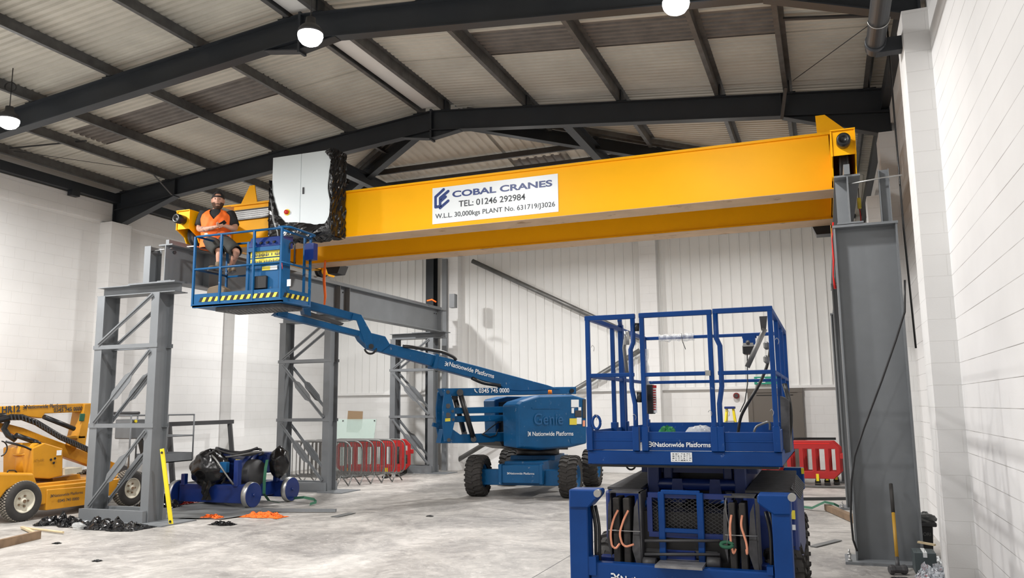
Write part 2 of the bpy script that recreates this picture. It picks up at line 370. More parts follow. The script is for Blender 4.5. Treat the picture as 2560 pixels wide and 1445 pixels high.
# hip end sheeting, ribs along Y
b = MB(); pr = []; x = XL; rib = .2
while x < XR: pr += [(x, 0), (x+rib*.55, 0), (x+rib*.66, .03), (x+rib*.9, .03)]; x += rib
hz = lambda y: RZ+ZS-.135*(y-YH)
b2 = MB()
for lst, xa, xb, tgt in ((pr, -99, -6.35, b), (pr, -5.3, 99, b)):
    q = [(c, d) for c, d in lst if xa <= c <= xb]
    v = [(c, YE if s else YH+abs(c-RX)/AH, (hz(YE) if s else hz(YH+abs(c-RX)/AH))+d) for c, d in q for s in (0, 1)]
    tgt.add(v, [(2*i, 2*i+2, 2*i+3, 2*i+1) for i in range(len(q)-1)])
q = [(c, d) for c, d in pr if -6.55 <= c <= -5.1]
for ya, yb, tgt in ((0, 16.8, b), (16.8, 18.2, b2), (18.2, YE, b)):
    v = []
    for c, d in q:
        y0 = max(ya, YH+abs(c-RX)/AH); v += [(c, y0, hz(y0)+d), (c, yb, hz(yb)+d)]
    tgt.add(v, [(2*i, 2*i+2, 2*i+3, 2*i+1) for i in range(len(q)-1)])
struct('ceiling', b, M['sheet']); struct('window_2', b2, M['rooflight'])
# ------------------------------------------------------------------ portal frames
def frame(y, lab):
    t = thing('roof_frame', lab, 'roof frame', (RX, y, 6.1), 'charcoal portal rafters under the roof')
    yc = y+.09; D = .40
    for s, nm in ((-1, 'rafter'), (1, 'rafter')):
        xe = XL+.08 if s < 0 else XR-.06
        b = MB(); n = Vector((0, 0, 1))
        a = Vector((RX, yc, RZ-D/2)); c = Vector((xe, yc, rtop(xe)-D/2))
        b.ibeam(a, c, .18, D, .016, .012)
        # eaves haunch: web and sloping flange
        xh = -13.35 if s < 0 else -.42; zb = rtop(xh)-D
        xw = XL+.36 if s < 0 else 1.02
        b.prism([(xh, yc-.006, zb), (xe, yc-.006, rtop(xe)-D+.01), (xe, yc-.006, 6.13), (xw, yc-.006, 6.13)], (0, .012, 0))
        b.bar((xh, yc, zb-.008), (xw, yc, 6.12), .18, .016)
        b.bx(xh-.006, xh+.006, yc-.085, yc+.085, zb, rtop(xh)-.01)
        b.bx(min(xe, xe-.02*s), max(xe, xe-.02*s), yc-.09, yc+.09, 6.11, rtop(xe))
        b.build(nm, M['steel'], t)
        # apex haunch
        h = MB(); xa = RX+s*.62; za = rtop(xa)-D
        h.prism([(RX, yc-.006, RZ-D), (xa, yc-.006, za), (RX, yc-.006, 7.10)], (0, .012, 0))
        h.bar((RX, yc, 7.10), (xa, yc, za), .16, .016)
        h.build('apex_haunch', M['steel'], t)
    MB().bx(RX-.02, RX+.02, yc-.09, yc+.09, 7.06, RZ+.03).build('apex_plate', M['steel'], t)
    return t
frame(9.37, 'charcoal roof rafter pair crossing the top of the photo nearest the camera')
frame(13.65, 'charcoal roof rafter pair behind the crane girder and white cabinet')
frame(5.1, 'charcoal roof rafter pair overhead and nearer than the lit lamps')
frame(.8, 'charcoal roof rafter pair straight above the photographer')
# beams carrying the hip, with the hip rafters
for sx, lab in ((1, 'charcoal tie beam running back from the rafter, right of the ridge'), (-1, 'charcoal tie beam running back behind the white cabinet')):
    x = RX+sx*2.75
    t = tag(MB().ibeam((x, 13.84, 7.12), (x, 17.3, 7.12), .17, .26, .014, .012).build('tie_beam', M['steel']), lab, 'roof beam', 'hip tie beams')
    lab2 = 'charcoal hip rafter running back to the %s corner' % ('right' if sx > 0 else 'left')
    p0 = Vector((RX+sx*1.35*.2, 14.05, 7.55)); p1 = Vector((RX+sx*1.35*5.6, 19.45, 7.55-.14*5.4))
    h = tag(MB().ibeam(p0, p1, .16, .26, .014, .012).build('hip_rafter', M['steel']), lab2, 'roof beam', 'hip rafters')
    b = MB()
    for o_ in (.14, .34):
        q = Vector((o_*sx, 0, 0)); b.bar(p0+q+Vector((0, 0, .18)), p1+q+Vector((0, 0, .18)), .05, .09)
    b.build('hip_flashing', M['purlin'], h)
    h2 = MB()
    for f in (.12, .22, .34, .5): 
        c = p0.lerp(p1, f); h2.bx(c.x-.05, c.x+.05, c.y-.05, c.y+.05, c.z+.1, c.z+.2)
    h2.build('post', M['steel'], h)
# pale strip between the two ridge purlins
struct('trim_%d' % k, MB().bx(-7.16, -6.72, YF, 13.7, 7.74, 7.75), M['clad']); k += 1
# purlins
def zsect(H=.17, w=.06, t=.008, s=1):
    return [(-w*s, 0), (0, 0), (0, H-t), (w*s, H-t), (w*s, H), (-t*s, H), (-t*s, t), (-w*s, t)]
PL = [-14.85, -13.6, -12.45, -10.7, -8.9, -7.22]; PR = [-6.66, -4.95, -3.15, -1.42, -.3, .92]
names = ['at the left eaves', 'second up from the left eaves', 'third up from the left eaves', 'fourth up from the left eaves', 'next to the ridge pair on the left', 'left one of the ridge pair',
         'right one of the ridge pair', 'first down from the ridge on the right', 'second down from the ridge on the right', 'third down from the ridge on the right', 'second in from the right eaves', 'at the right eaves behind the pipe']
for i, x in enumerate(PL+PR):
    s = -1 if x < RX else 1
    yh = min(YE-.3, YH+abs(x-RX)/AH)
    b = MB(); z = rtop(x)+.02
    ye = yh-.1
    b.sect((x, YF, z), (x, ye, z), zsect(.2, .07, .01, s))
    t = b.build('purlin', M['purlin']); tag(t, 'galvanised roof purlin ' + names[i], 'purlin', 'purlins along the roof')
    c = MB()
    for y in (5.19, 9.46, 13.74): c.bx(x+.012*s, x+.03*s, y-.09, y+.09, z-.02, z+.2); c.bx(x-.12, x+.12, y-.09, y+.09, z-.02, z-.01)
    c.build('cleat', M['steel'], t)
for j, (y, wd) in enumerate(((16.3, .1), (17.0, .12), (19.5, .12))):
    dx = (y-YH)*AH-.25
    b = MB().bar((RX-min(dx-.2, 7.6), y, hz(y)-.12), (RX+min(dx-.2, 7.6), y, hz(y)-.1), .06, .12 if j != 1 else .08)
    tag(b.build('purlin', M['purlindk']), ['dark hip purlin nearest the ridge', 'dark hip purlin over the crane sign', 'long dark hip purlin close to the back wall'][j], 'purlin', 'hip end purlins')
# eaves beams
for x, z, lab, g in ((XL+.12, 6.72, 'black eaves beam along the top of the left wall', 0), (XR-.1, 6.62, 'black eaves beam along the top of the right wall', 0)):
    b = MB().sect((x, YF, z), (x, YE, z), [(-.09, -.1), (.09, -.1), (.09, .1), (-.09, .1)])
    o = tag(b.build('eaves_beam', M['steel']), lab, 'eaves beam')
    if x < -10: MB().bx(x-.02, x+.12, 12.42, 12.62, 6.5, 6.63).build('bracket', M['steel'], o)
tag(MB().bar((XL+.3, YE-.14, 6.75), (XR-.3, YE-.14, 6.75), .16, .2).build('eaves_beam', M['steel']), 'black eaves beam along the top of the back wall', 'eaves beam')
# knee bracing from purlin to rafter
o = tag(MB().bar((-13.55, 13.25, 7.0), (-13.4, 13.66, 6.62), .05, .01).build('knee_brace', M['purlin']), 'thin steel fly brace at the left haunch', 'brace')
o = tag(MB().bar((-.32, 13.3, 6.95), (-.42, 13.64, 6.55), .05, .03).build('knee_brace', M['purlin']), 'thin steel fly brace at the right haunch above the crane', 'brace')
# ridge liner strip, sag bars and wires
tag(MB().bar((-14.8, 10.8, 7.03), (-13.4, 11.35, 7.17), .04, .02).build('sag_bar', M['purlindk']), 'dark sag bar between the left eaves purlins', 'brace')
tag(MB().bar((-.25, 11.2, 7.14), (.9, 11.3, 7.02), .06, .03).build('sag_bar', M['purlindk']), 'dark sag bar between the right eaves purlins', 'brace')
tag(MB().tube([(-.2, 13.3, 7.05), (.85, 11.5, 6.98)], .006, 6).build('bracing_wire', M['purlindk']), 'thin bracing wire rising from the right haunch to the pipe', 'wire')
tag(MB().tube([(.2, 9.6, 6.75), (.8, 10.9, 6.9)], .006, 6).build('bracing_wire', M['purlindk']), 'thin bracing wire from the near rafter down to the pipe', 'wire')
tag(MB().tube([(-15.0, 10.6, 7.0), (-13.6, 13.4, 7.12)], .006, 6).build('bracing_wire', M['purlindk']), 'thin bracing wire above the left wall', 'wire')
# ------------------------------------------------------------------ lamps
for i, p in enumerate(LAMPS):
    lab = ['lit high bay lamp hung in front of the ridge, above the white cabinet', 'lit high bay lamp at the top edge right of the middle', 'lit high bay lamp near the left edge below its looped cable',
           'lit high bay lamp behind the camera on the left', 'lit high bay lamp behind the camera in the middle', 'lit high bay lamp behind the camera on the right', 'lit high bay lamp hidden behind the girder at the back left', 'lit high bay lamp hidden behind the girder at the back middle', 'lit high bay lamp hidden behind the girder at the back right'][i]
    t = thing('high_bay_lamp', lab, 'lamp', p, 'high bay lamps')
    x, y, z = p
    MB().lathe([(0, .18), (.06, .18), (.07, .1), (.12, .06), (.15, .02), (.16, -.03), (.15, -.035), (0, -.03)], (x, y, z), (0, 0, 1), 28).build('housing', M['dgrey'], t)
    MB().lathe([(.0, -.19), (.06, -.182), (.11, -.155), (.145, -.11), (.158, -.06), (.155, -.034)], (x, y, z), (0, 0, 1), 28).build('diffuser', M['lamp'], t)
    zt = rtop(x)+ZS+.01
    MB().tube([(x, y, z+.16), (x, y, zt)], .008, 6).build('hanging_wire', M['black'], t)
    if i == 2: MB().tube(arc((x-.02, y, z+.52), .08, 0, 2*PI, 16, (.8, .6, 0), (0, 0, 1)), .01, 6).build('cable_loop', M['black'], t)
# ------------------------------------------------------------------ right wall services
t = thing('rainwater_pipe', 'fat dark pipe slung under the roof by the right wall', 'pipe', (.75, 9.6, 5.85))
MB().cyl((.75, 3.0, 5.85), (.75, 9.62, 5.85), .1, n=24).build('pipe_run', M['steel'], t)
MB().lathe([(.1, 0), (.112, 0), (.112, .1), (.1, .1)], (.75, 9.4, 5.85), (0, 1, 0), 24).build('coupling', M['steel'], t)
MB().tube(arc((.75, 8.85, 5.85), .108, PI, 2*PI, 12, (1, 0, 0), (0, 0, 1)), .006, 6).build('hanger_strap', M['steel2'], t)
MB().bx(.75, 1.28, 9.48, 9.62, 5.74, 5.9).build('branch', M['steel'], t)
o = tag(MB().tube([(1.13, 9.95, 6.0), (1.13, 9.95, .35)], .022, 10).build('conduit', M['black']), 'black pipe running down beside the right pilaster to the bins', 'pipe')
MB().bx(1.09, 1.17, 9.92, 9.98, 3.2, 3.26).build('clip', M['black'], o)
tag(MB().tube([(1.0, 10.75, 7.0), (1.0, 10.75, 4.0), (1.03, 10.8, 2.5)], .012, 8).build('conduit', M['black']), 'thin black conduit behind the grey column at the right wall', 'pipe')
tag(MB().tube([P(2262, 700, Y=10.2), P(2262, 780, Y=10.2), P(2240, 850, Y=10.25), P(2205, 950, Y=10.3), P(2160, 1070, Y=10.35), P(2137, 1140, Y=10.38), P(2129, 1200, Y=10.38), P(2127, 1290, Y=10.38), P(2133, 1350, Y=10.4), P(2143, 1378, Y=10.4)], .012, 8).build('hanging_cable', M['black']),
    'black cable looping down across the face of the near right column', 'cable')
# ------------------------------------------------------------------ end wall details
t = thing('door_1', None, None, (-1.3, YE-.1, 0)); tag(t, kind='structure')
MB().bx(-1.86, -.72, YE-.11, YE-.03, 0, 2.16).build('door_leaf', M['door'], t)
b = MB(); b.bx(-1.98, -1.86, YE-.13, YE-.02, 0, 2.16); b.bx(-.72, -.6, YE-.13, YE-.02, 0, 2.16); b.bx(-1.99, -.59, YE-.135, YE-.02, 2.161, 2.27); b.build('door_frame', M['door'], t)
MB().bx(-1.75, -.83, YE-.12, YE-.115, 2.08, 2.10).build('door_closer', M['black'], t)
t = tag(MB().bx(-1.78, -1.05, YE-.2, YE-.04, 2.38, 2.58).build('exit_sign', M['exitg']), 'green exit sign above the brown door', 'sign')
b = MB(); b.bx(-1.7, -1.5, YE-.205, YE-.2, 2.42, 2.54); b.build('pictogram', M['white'], t)
t = thing('alarm_sounder', 'round red alarm sounder on the block wall beside the door', 'alarm', (-2.27, YE-.02, 2.09))
c = Vector((-2.27, YE-.02, 2.09))
MB().cyl(c, c+Vector((0, -.1, 0)), .08).build('base', mat('deep_red', (.22, .015, .012), .4), t); MB().cyl(c+Vector((0, -.1, 0)), c+Vector((0, -.13, 0)), .05).build('horn', M['dgrey'], t)
for p0, p1, lab in (((-9.9, YE-.28, 6.3), (-4.8, YE-.28, 3.72), 'grey tube brace sloping down from the top left of the back wall'), ((-10.5, YE-.28, .25), (-4.8, YE-.28, 3.38), 'grey tube brace rising from the back wall floor line')):
    tag(MB().tube([p0, p1], .07, 14).build('wall_brace', M['galv']), lab, 'brace')
tag(MB().ibeam((-11.28, YE-.3, 0), (-11.28, YE-.3, 6.65), .26, .3, .015, .012, up=(0, 1, 0)).build('steel_stanchion', M['steel']), 'black steel stanchion standing against the back wall', 'column')
tag(MB().bx(-10.83, -10.68, YE-.5, YE-.4, 0, 6.4).build('grey_stanchion', M['grey']), 'slim grey steel post beside the black stanchion', 'column')
# ================================================================== CRANE GANTRY
def lattice(y, flip, lab):
    """two-leg braced column; near face at y"""
    t = thing('lattice_column', lab, 'column', (-11.33, y+.16, 0), 'grey lattice columns of the left runway')
    D = .34; yc = y+D/2
    for x in (-11.955, -10.705):
        b = MB().ibeam((x, yc, .02), (x, yc, 3.88), .17, D, .016, .012, up=(0, 1, 0)); b.build('leg', M['grey'], t)
    b = MB(); b.ibeam((-12.08, yc, 3.96), (-10.3, yc, 3.96), .3, .17, .014, .012); b.bx(-11.3, -10.25, y-.05, y+D+.05, 4.03, 4.055); b.build('cap_beam', M['grey'], t)
    b = MB(); b.bx(-12.06, -10.64, y-.09, y-.01, .02, .21); b.bx(-12.06, -10.64, y+D+.01, y+D+.09, .02, .21); b.build('base_beam', M['grey'], t)
    b = MB(); b.bx(-12.12, -10.35, y-.14, y+D+.14, 0, .022); b.bx(-10.75, -10.1, y-.22, y+D+.22, 0, .02); b.build('base_plate', M['grey'], t)
    for z in (2.93, 1.57):
        for yy in (y-.012, y+D+.012):
            MB().angle((-12.06, yy, z), (-10.6, yy, z), .07, .009, fx=1 if yy > y else -1).build('rung', M['grey'], t)
    def diag(za, zb, left_low, gusset):
        for yy in (y-.018, y+D+.018):
            xa, xb = -11.93, -10.75
            p0 = Vector((xa, yy, za if left_low else zb)); p1 = Vector((xb, yy, zb if left_low else za))
            b = MB().bar(p0, p1, .012, .07, up=(0, 0, 1)); b.bar(p0, p1, .05, .008)
            o = b.build('diagonal', M['grey'], t)
            if gusset:
                d = (p1-p0).normalized(); n = Vector((0, 1, 0)).cross(d); c = (p0+p1)/2
                q = [c-d*.30-n*.035, c-d*.2-n*.085, c+d*.2-n*.085, c+d*.30-n*.035, c+d*.30+n*.035, c+d*.2+n*.085, c-d*.2+n*.085, c-d*.30+n*.035]
                MB().prism([p+Vector((0, -.012 if yy < y else .004, 0)) for p in q], (0, .008, 0)).build('gusset_plate', M['grey'], o)
    diag(3.02, 3.84, True, False)
    diag(1.66, 2.88, not flip, True)
    diag(.25, 1.52, not flip, True)
    # stub post and tie rod beside the beam end
    if y < 18:
        MB().ibeam((-10.98, yc, 4.055), (-10.98, yc, 4.72), .14, .26, .012, .01, up=(0, 1, 0)).build('stub_post', M['grey'], t)
        MB().tube([(-11.0, yc-.06, 4.63), (-10.5, yc-.06, 4.66)], .012, 8).build('tie_rod', M['steel2'], t)
    else: MB().bx(-10.15, -9.98, yc-.08, yc+.12, 4.75, 5.15).build('stub_post', M['grey'], t)
    return t
lattice(10.65, False, 'grey lattice column nearest the yellow boom lift, black film heaped at its foot')
lattice(15.85, True, 'grey lattice column in the middle, in front of the steel crowd barriers')
lattice(21.1, True, 'grey lattice column farthest back, beside the red plastic barrier end')
XA = -10.55
t = thing('runway_beam', 'long grey runway beam carried by the three lattice columns', 'beam', (XA, 16, 4.06))
MB().ibeam((XA, 10.66, 4.385), (XA, 21.55, 4.385), .3, .66, .022, .016).build('beam', M['grey'], t)
MB().bx(XA-.035, XA+.035, 10.7, 21.45, 4.716, 4.80).build('rail', M['grey'], t)
for y in (11.6, 15.9, 16.3, 21.2):
    MB().bx(XA-.14, XA+.14, y-.006, y+.006, 4.08, 4.7).build('stiffener', M['grey'], t)
MB().bx(XA+.1, XA+.28, 11.05, 11.5, 4.72, 4.74).build('clamp_bar', M['steel2'], t)
b = MB()
for y in (16.05, 16.2, 21.0, 21.12): b.cyl((XA+.008, y, 4.58), (XA+.03, y, 4.58), .018, n=8)
for y in (10.85,): b.cyl((XA+.008, y, 4.6), (XA+.04, y, 4.6), .03, n=8)
b.build('bolt', M['dgrey'], t)
tag(MB().bx(-10.3, -9.95, 20.98, 21.45, 4.26, 4.28).build('shelf_bracket', M['grey']), 'small grey bracket plate at the far end of the left runway beam', 'bracket') if False else None
# right side: solid I columns and beam
XB = .40
def icol(y, lab):
    t = thing('i_column', lab, 'column', (.56, y+.15, 0), 'grey columns of the right runway')
    b = MB().ibeam((.56, y+.15, .02), (.56, y+.15, 4.01), .3, .72, .02, .014, up=(1, 0, 0)); b.build('shaft', M['grey'], t)
    MB().bx(.19, .93, y-.01, y+.31, 4.01, 4.04).build('cap_plate', M['grey'], t)
    MB().bx(.08, 1.0, y-.12, y+.42, 0, .03).build('base_plate', M['grey'], t)
    b = MB()
    for x in (.13, .96):
        for yy in (y-.06, y+.36): b.cyl((x, yy, .03), (x, yy, .1), .012, n=8); b.cyl((x, yy, .03), (x, yy, .055), .025, n=6)
    b.build('anchor_bolt', M['steel2'], t)
    MB().ibeam((.82, y+.14, 4.04), (.82, y+.14, 4.72), .12, .12, .01, .008, up=(1, 0, 0)).build('stub_post', M['grey'], t)
    MB().tube([(XB, y+.05, 4.56), (.8, y+.05, 4.6), (1.02, y+.05, 4.61)], .01, 8).build('tie_rod', M['steel2'], t)
    return t
icol(10.6, 'tall grey column nearest the camera by the right wall, sledgehammer leaning on it')
icol(15.85, 'grey column behind the nearest one on the right')
icol(21.1, 'grey column farthest back on the right near the red barriers')
t = thing('runway_beam', 'grey runway beam along the right wall under the crane end', 'beam', (XB, 16, 4.04))
MB().ibeam((XB, 10.6, 4.36), (XB, 21.55, 4.36), .3, .62, .022, .016).build('beam', M['grey'], t)
MB().bx(XB-.035, XB+.035, 10.58, 21.45, 4.672, 4.80).build('rail', M['grey'], t)
MB().bx(XB-.14, XB-.008, 10.78, 10.79, 4.07, 4.65).build('stiffener', M['grey'], t)
# ------------------------------------------------------------------ the crane
cr = thing('bridge_crane', 'amber twin girder bridge crane spanning between the two runways', 'crane', (-5, 13.35, 4.8))
GX0, GX1 = -10.72, .46
def girder(y0, y1, nm):
    b = MB()
    b.bx(GX0+.35, .26, y0+.04, y0+.055, 4.9, 5.71); b.bx(GX0+.35, .26, y1-.055, y1-.04, 4.9, 5.71)
    b.bx(GX0+.3, .28, y0+.003, y1-.003, 5.70, 5.72); b.bx(.25, .26, y0+.04, y1-.04, 4.9, 5.7)
    b.bx(GX0+.1, .5, y0, y1, 5.712, 5.735)
    b.bx(GX0+.34, .27, y0, y1, 4.885, 4.90)
    g = b.build(nm, M['orange'], cr)
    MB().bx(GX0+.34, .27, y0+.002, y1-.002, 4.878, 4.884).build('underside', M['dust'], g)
    return g
g1 = girder(12.10, 12.62, 'near_girder'); g2 = girder(14.08, 14.60, 'far_girder')
# deep sections of the near girder beside the cabinet: recess and perforated strip
b = MB(); b.bx(-10.33, -9.1, 12.126, 12.139, 5.43, 5.60); b.build('perforated_strip', M['galv'], cr)
b = MB()
for i in range(37):
    for j in range(4):
        x = -10.31+i*.032; z = 5.445+j*.037
        b.bx(x, x+.016, 12.122, 12.125, z, z+.014)
b.build('perforations', M['dgrey'], cr)
MB().bx(-10.33, -9.1, 12.10, 12.13, 5.60, 5.615).build('strip_lip', M['dgrey'], cr); MB().bx(-10.33, -9.1, 12.10, 12.13, 5.415, 5.43).build('strip_lip', M['dgrey'], cr)
b = MB(); b.prism([(-10.33, 12.25, 5.735), (-9.92, 12.25, 5.735), (-10.0, 12.25, 6.12), (-10.11, 12.25, 6.12)], (0, .02, 0)); b.build('end_stop', M['orange'], cr)
b = MB(); b.prism([(.10, 12.2, 5.735), (.52, 12.2, 5.735), (.22, 12.2, 6.03), (.09, 12.2, 6.03)], (0, .02, 0)); b.build('end_stop', M['orange'], cr)
def carriage(xc, side):
    w = .15; y0, y1 = 11.02, 15.72
    b = MB()
    poly = lambda y0, y1: [(y0, 5.40), (y1, 5.40), (y1, 5.05), (y1-.25, 4.95), (y1-.3, 4.84), (y1-.52, 4.84), (y1-.6, 4.92), (y0+.6, 4.92), (y0+.52, 4.84), (y0+.3, 4.84), (y0+.25, 4.95), (y0, 5.05)]
    for x in (xc-w, xc+w-.014):
        b.bx(x, x+.014, y0+.012, y1-.012, 5.05, 5.39)
        b.bx(x, x+.014, y0+.62, y1-.62, 4.93, 5.05)
        for q in (y0, y1-.62): b.prism([(x, q+.03, 5.05), (x, q+.62, 5.05), (x, q+.56, 4.9), (x, q+.50, 4.84), (x, q+.28, 4.84), (x, q+.22, 4.95)], (.014, 0, 0))
    b.bx(xc-w-.002, xc+w+.002, y0, y1, 5.39, 5.405); b.bx(xc-w+.014, xc+w-.014, y0+.03, y0+.045, 5.06, 5.39); b.bx(xc-w+.014, xc+w-.014, y1-.045, y1-.03, 5.06, 5.39)
    b.bx(xc-w, xc+w, y0+.62, y1-.62, 4.93, 4.945)
    c = b.build('end_carriage', M['orange'], cr)
    for y in (y0+.4, y1-.4):
        wb_ = MB().lathe([(0, -.06), (.2, -.06), (.2, -.035), (.175, -.03), (.175, .03), (.2, .035), (.2, .06), (0, .06)], (xc, y, 5.003), (1, 0, 0), 32)
        wb_.build('wheel', M['dgrey'], c)
    for s, y in ((-1, y0+.03), (1, y1-.03)):
        MB().lathe([(0, 0), (.075, 0), (.085, .02), (.085, .18), (.06, .2), (.045, .17), (0, .15)], (xc, y, 5.22), (0, s, 0), 24).build('buffer', M['black'], c)
    return c
carriage(XB, 1); carriage(XA, -1)
# motors and festoon boxes under the girders
b = MB(); b.prism([(-9.97, 14.62, 4.92), (-9.58, 14.62, 4.92), (-9.66, 14.62, 4.74), (-9.9, 14.62, 4.74)], (0, .3, 0)); b.build('drive_motor', M['black'], cr)
b = MB(); b.prism([(-.07, 14.62, 4.92), (.23, 14.62, 4.92), (.23, 14.62, 4.74), (.0, 14.62, 4.74)], (0, .3, 0)); b.build('drive_motor', M['black'], cr)
MB().lathe([(0, 0), (.1, 0), (.1, .08), (.06, .1), (.0, .1)], (-10.4, 15.2, 4.93), (1, 0, 0), 20).build('gearbox', M['orange'], cr)
# ------------------------------------------------------------------ sign on the girder
sg = thing('girder_sign', 'white maker sign with navy lettering stuck on the amber girder', 'sign', (-5, 12.13, 5.0))
x0, x1, z0, z1, y = -6.13, -3.86, 4.965, 5.60, 12.135
MB().bx(x0, x1, y-.004, y, z0, z1).build('panel', M['sign'], sg)
ux, uz = (1, 0, 0), (0, 0, 1); T = y-.006
def gs(s, px, pz, w, h, m, nm='lettering', bold=.02):
    return text(nm, s, (px, T, pz), ux, uz, w, m, sg, h, bold=bold)
Wd = x1-x0; Hd = z1-z0
gs('COBAL CRANES', x0+Wd*.167, z0+Hd*.68, Wd*.79, Hd*.175, M['navy'], bold=.03)
gs('TEL: 01246 292984', x0+Wd*.22, z0+Hd*.40, Wd*.53, Hd*.17, M['ink'], bold=.012)
gs('W.L.L. 30,000kgs PLANT No. 631719/J3026', x0+Wd*.025, z0+Hd*.105, Wd*.95, Hd*.17, M['ink'], bold=.008)
# interlocked C and E emblem, drawn as bevelled bars
ex, ez, es = x0+.055, z0+Hd*.42, .29
def em(pts, w=.05):
    b = MB()
    for a, c in zip(pts, pts[1:]):
        a = Vector((ex+a[0]*es, T-.001, ez+a[1]*es)); c = Vector((ex+c[0]*es, T-.001, ez+c[1]*es))
        b.bar(a, c, .001, w); b.cyl(a-Vector((0, .0008, 0)), a+Vector((0, .0002, 0)), w/2, n=10); b.cyl(c-Vector((0, .0008, 0)), c+Vector((0, .0002, 0)), w/2, n=10)
    return b
em([(.55, 1.12), (.02, .72), (.02, .1), (.25, .12)]).build('emblem', M['navy'], sg)
em([(.85, .98), (.32, .62), (.32, .02), (.85, .40)]).build('emblem', M['navy'], sg)
em([(.35, .42), (.68, .66)]).build('emblem', M['navy'], sg)
# ------------------------------------------------------------------ electrical cabinet wrapped in film
cb = thing('control_cabinet', 'pale grey two door electrical cabinet half wrapped in black film on the crane', 'cabinet', (-8.5, 11.9, 5.0))
cx0, cx1, cy0, cy1, cz0, cz1 = -9.14, -7.88, 11.66, 12.09, 4.93, 6.38
MB().bx(cx0, cx1, cy0+.02, cy1, cz0, cz1).build('body', M['cab'], cb, .01)
def dpoly(pts, y): return [(cx0+(cx1-cx0)*a, y, cz0+(cz1-cz0)*c) for a, c in pts]
o = MB().prism(dpoly([(.01, 1), (.497, 1), (.497, .01), (.01, .01)], cy0), (0, .02, 0)).build('door', M['cab'], cb, .003)
c = Vector((cx0+.36, cy0, cz0+.40)); MB().lathe([(0, .05), (.035, .05), (.04, .03), (.04, 0)], c, (0, -1, 0), 16).build('isolator_switch', M['red'], o)
MB().cyl(c+Vector((0, 0, 0)), c+Vector((0, -.008, 0)), .06).build('isolator_plate', M['yel'], o)
o = MB().prism(dpoly([(.503, 1), (.99, 1), (.99, .01), (.503, .01)], cy0), (0, .02, 0)).build('door', M['cab'], cb, .003)
MB().bx(cx0+.68, cx0+.71, cy0-.015, cy0, cz0+.70, cz0+.82).build('door_handle', M['dgrey'], o)
# the film: crumpled bands round the side, the bottom and the edges of the doors
def film(outer, inner, y, name='wrap_film'):
    """ring strip between outer and inner outlines, crumpled and puffed"""
    b = MB(); n = len(outer); rows = 5; v = []
    for i in range(n):
        for j in range(rows):
            f = j/(rows-1); a = Vector(outer[i]).lerp(Vector(inner[i]), f)
            v.append((a.x, a.y-.012-.03*math.sin(PI*f)*random.uniform(.3, 1.3), a.z))
    b.add(v, [(i*rows+j, (i+1)*rows+j, (i+1)*rows+j+1, i*rows+j+1) for i in range(n-1) for j in range(rows-1)], False)
    return b
def seq(pts, n=5):
    out = []
    for a, c in zip(pts, pts[1:]): out += [(a[0]+(c[0]-a[0])*i/n+random.uniform(-.006, .006), a[1]+(c[1]-a[1])*i/n+random.uniform(-.006, .006)) for i in range(n)]
    return out+[pts[-1]]
def cq(px, py):
    p = P(px, py, Y=cy0-.012); return ((p.x-cx0)/(cx1-cx0), (p.z-cz0)/(cz1-cz0))
inn = seq([cq(*q) for q in ((679, 455), (682, 480), (689, 512), (697, 538), (713, 555), (750, 556), (785, 561), (812, 559), (822, 540), (826, 515), (820, 470), (823, 430), (828, 402), (822, 390), (812, 381))], 4)
out_ = seq([(-.02, .66), (-.02, .5), (-.02, .3), (-.02, .1), (-.02, -.05), (.3, -.07), (.6, -.07), (1.02, -.05), (1.03, .1), (1.03, .25), (1.03, .5), (1.03, .75), (1.03, .88), (1.03, 1.0), (1.0, 1.02)], 4)
film([(cx0+(cx1-cx0)*a, cy0-.002, cz0+(cz1-cz0)*c) for a, c in out_], [(cx0+(cx1-cx0)*a, cy0-.002, cz0+(cz1-cz0)*c) for a, c in inn], cy0).build('wrap_film', M['film'], cb)
b = MB(); n1, n2 = 16, 26; v = []
for i in range(n1+1):
    for j in range(n2+1):
        f = i/n1; z = cz0-.08+(cz1-cz0+.11)*j/n2
        v.append((cx1+.02+random.uniform(0, .035), cy0-.015+(cy1-cy0+.02)*f, z))
b.add(v, [(i*(n2+1)+j, (i+1)*(n2+1)+j, (i+1)*(n2+1)+j+1, i*(n2+1)+j+1) for i in range(n1) for j in range(n2)])
v = []
for i in range(23):
    for j in range(9):
        v.append((cx0-.03+(cx1-cx0+.06)*i/22, cy0-.02+(cy1-cy0)*j/8, cz0-.05-random.uniform(0, .07)))
b.add(v, [(i*9+j, (i+1)*9+j, (i+1)*9+j+1, i*9+j+1) for i in range(22) for j in range(8)])
v = []
for i in range(9):
    for j in range(n2+1):
        v.append((cx0-.02-random.uniform(0, .03), cy0-.015+(cy1-cy0+.02)*i/8, cz0-.05+(cz1-cz0)*.75*j/n2))
b.add(v, [(i*(n2+1)+j, (i+1)*(n2+1)+j, (i+1)*(n2+1)+j+1, i*(n2+1)+j+1) for i in range(8) for j in range(n2)])
b.build('wrap_film', M['film'], cb)
MB().tube([(cx0+.02, cy0-.03, 5.6), (cx0+.1, cy0-.04, 5.2), (cx0+.2, cy0-.05, 4.98), (cx0+.22, cy0-.05, 4.86)], [.008, .02, .012, .008], 6).build('film_tail', M['polythene'], cb)
pg = thing('pendant_control', 'yellow crane pendant control hanging on red cord behind the right runway beam', 'pendant control', tuple(P(2149, 520, Y=12.6)))
MB().bar(P(2147, 495, Y=12.6), P(2149, 522, Y=12.6), .06, .05).build('handset', M['hazy'], pg, .01)
MB().tube([P(2149, 522, Y=12.6), P(2152, 545, Y=12.6), P(2151, 570, Y=12.6)], .008, 6).build('cord', M['red'], pg)
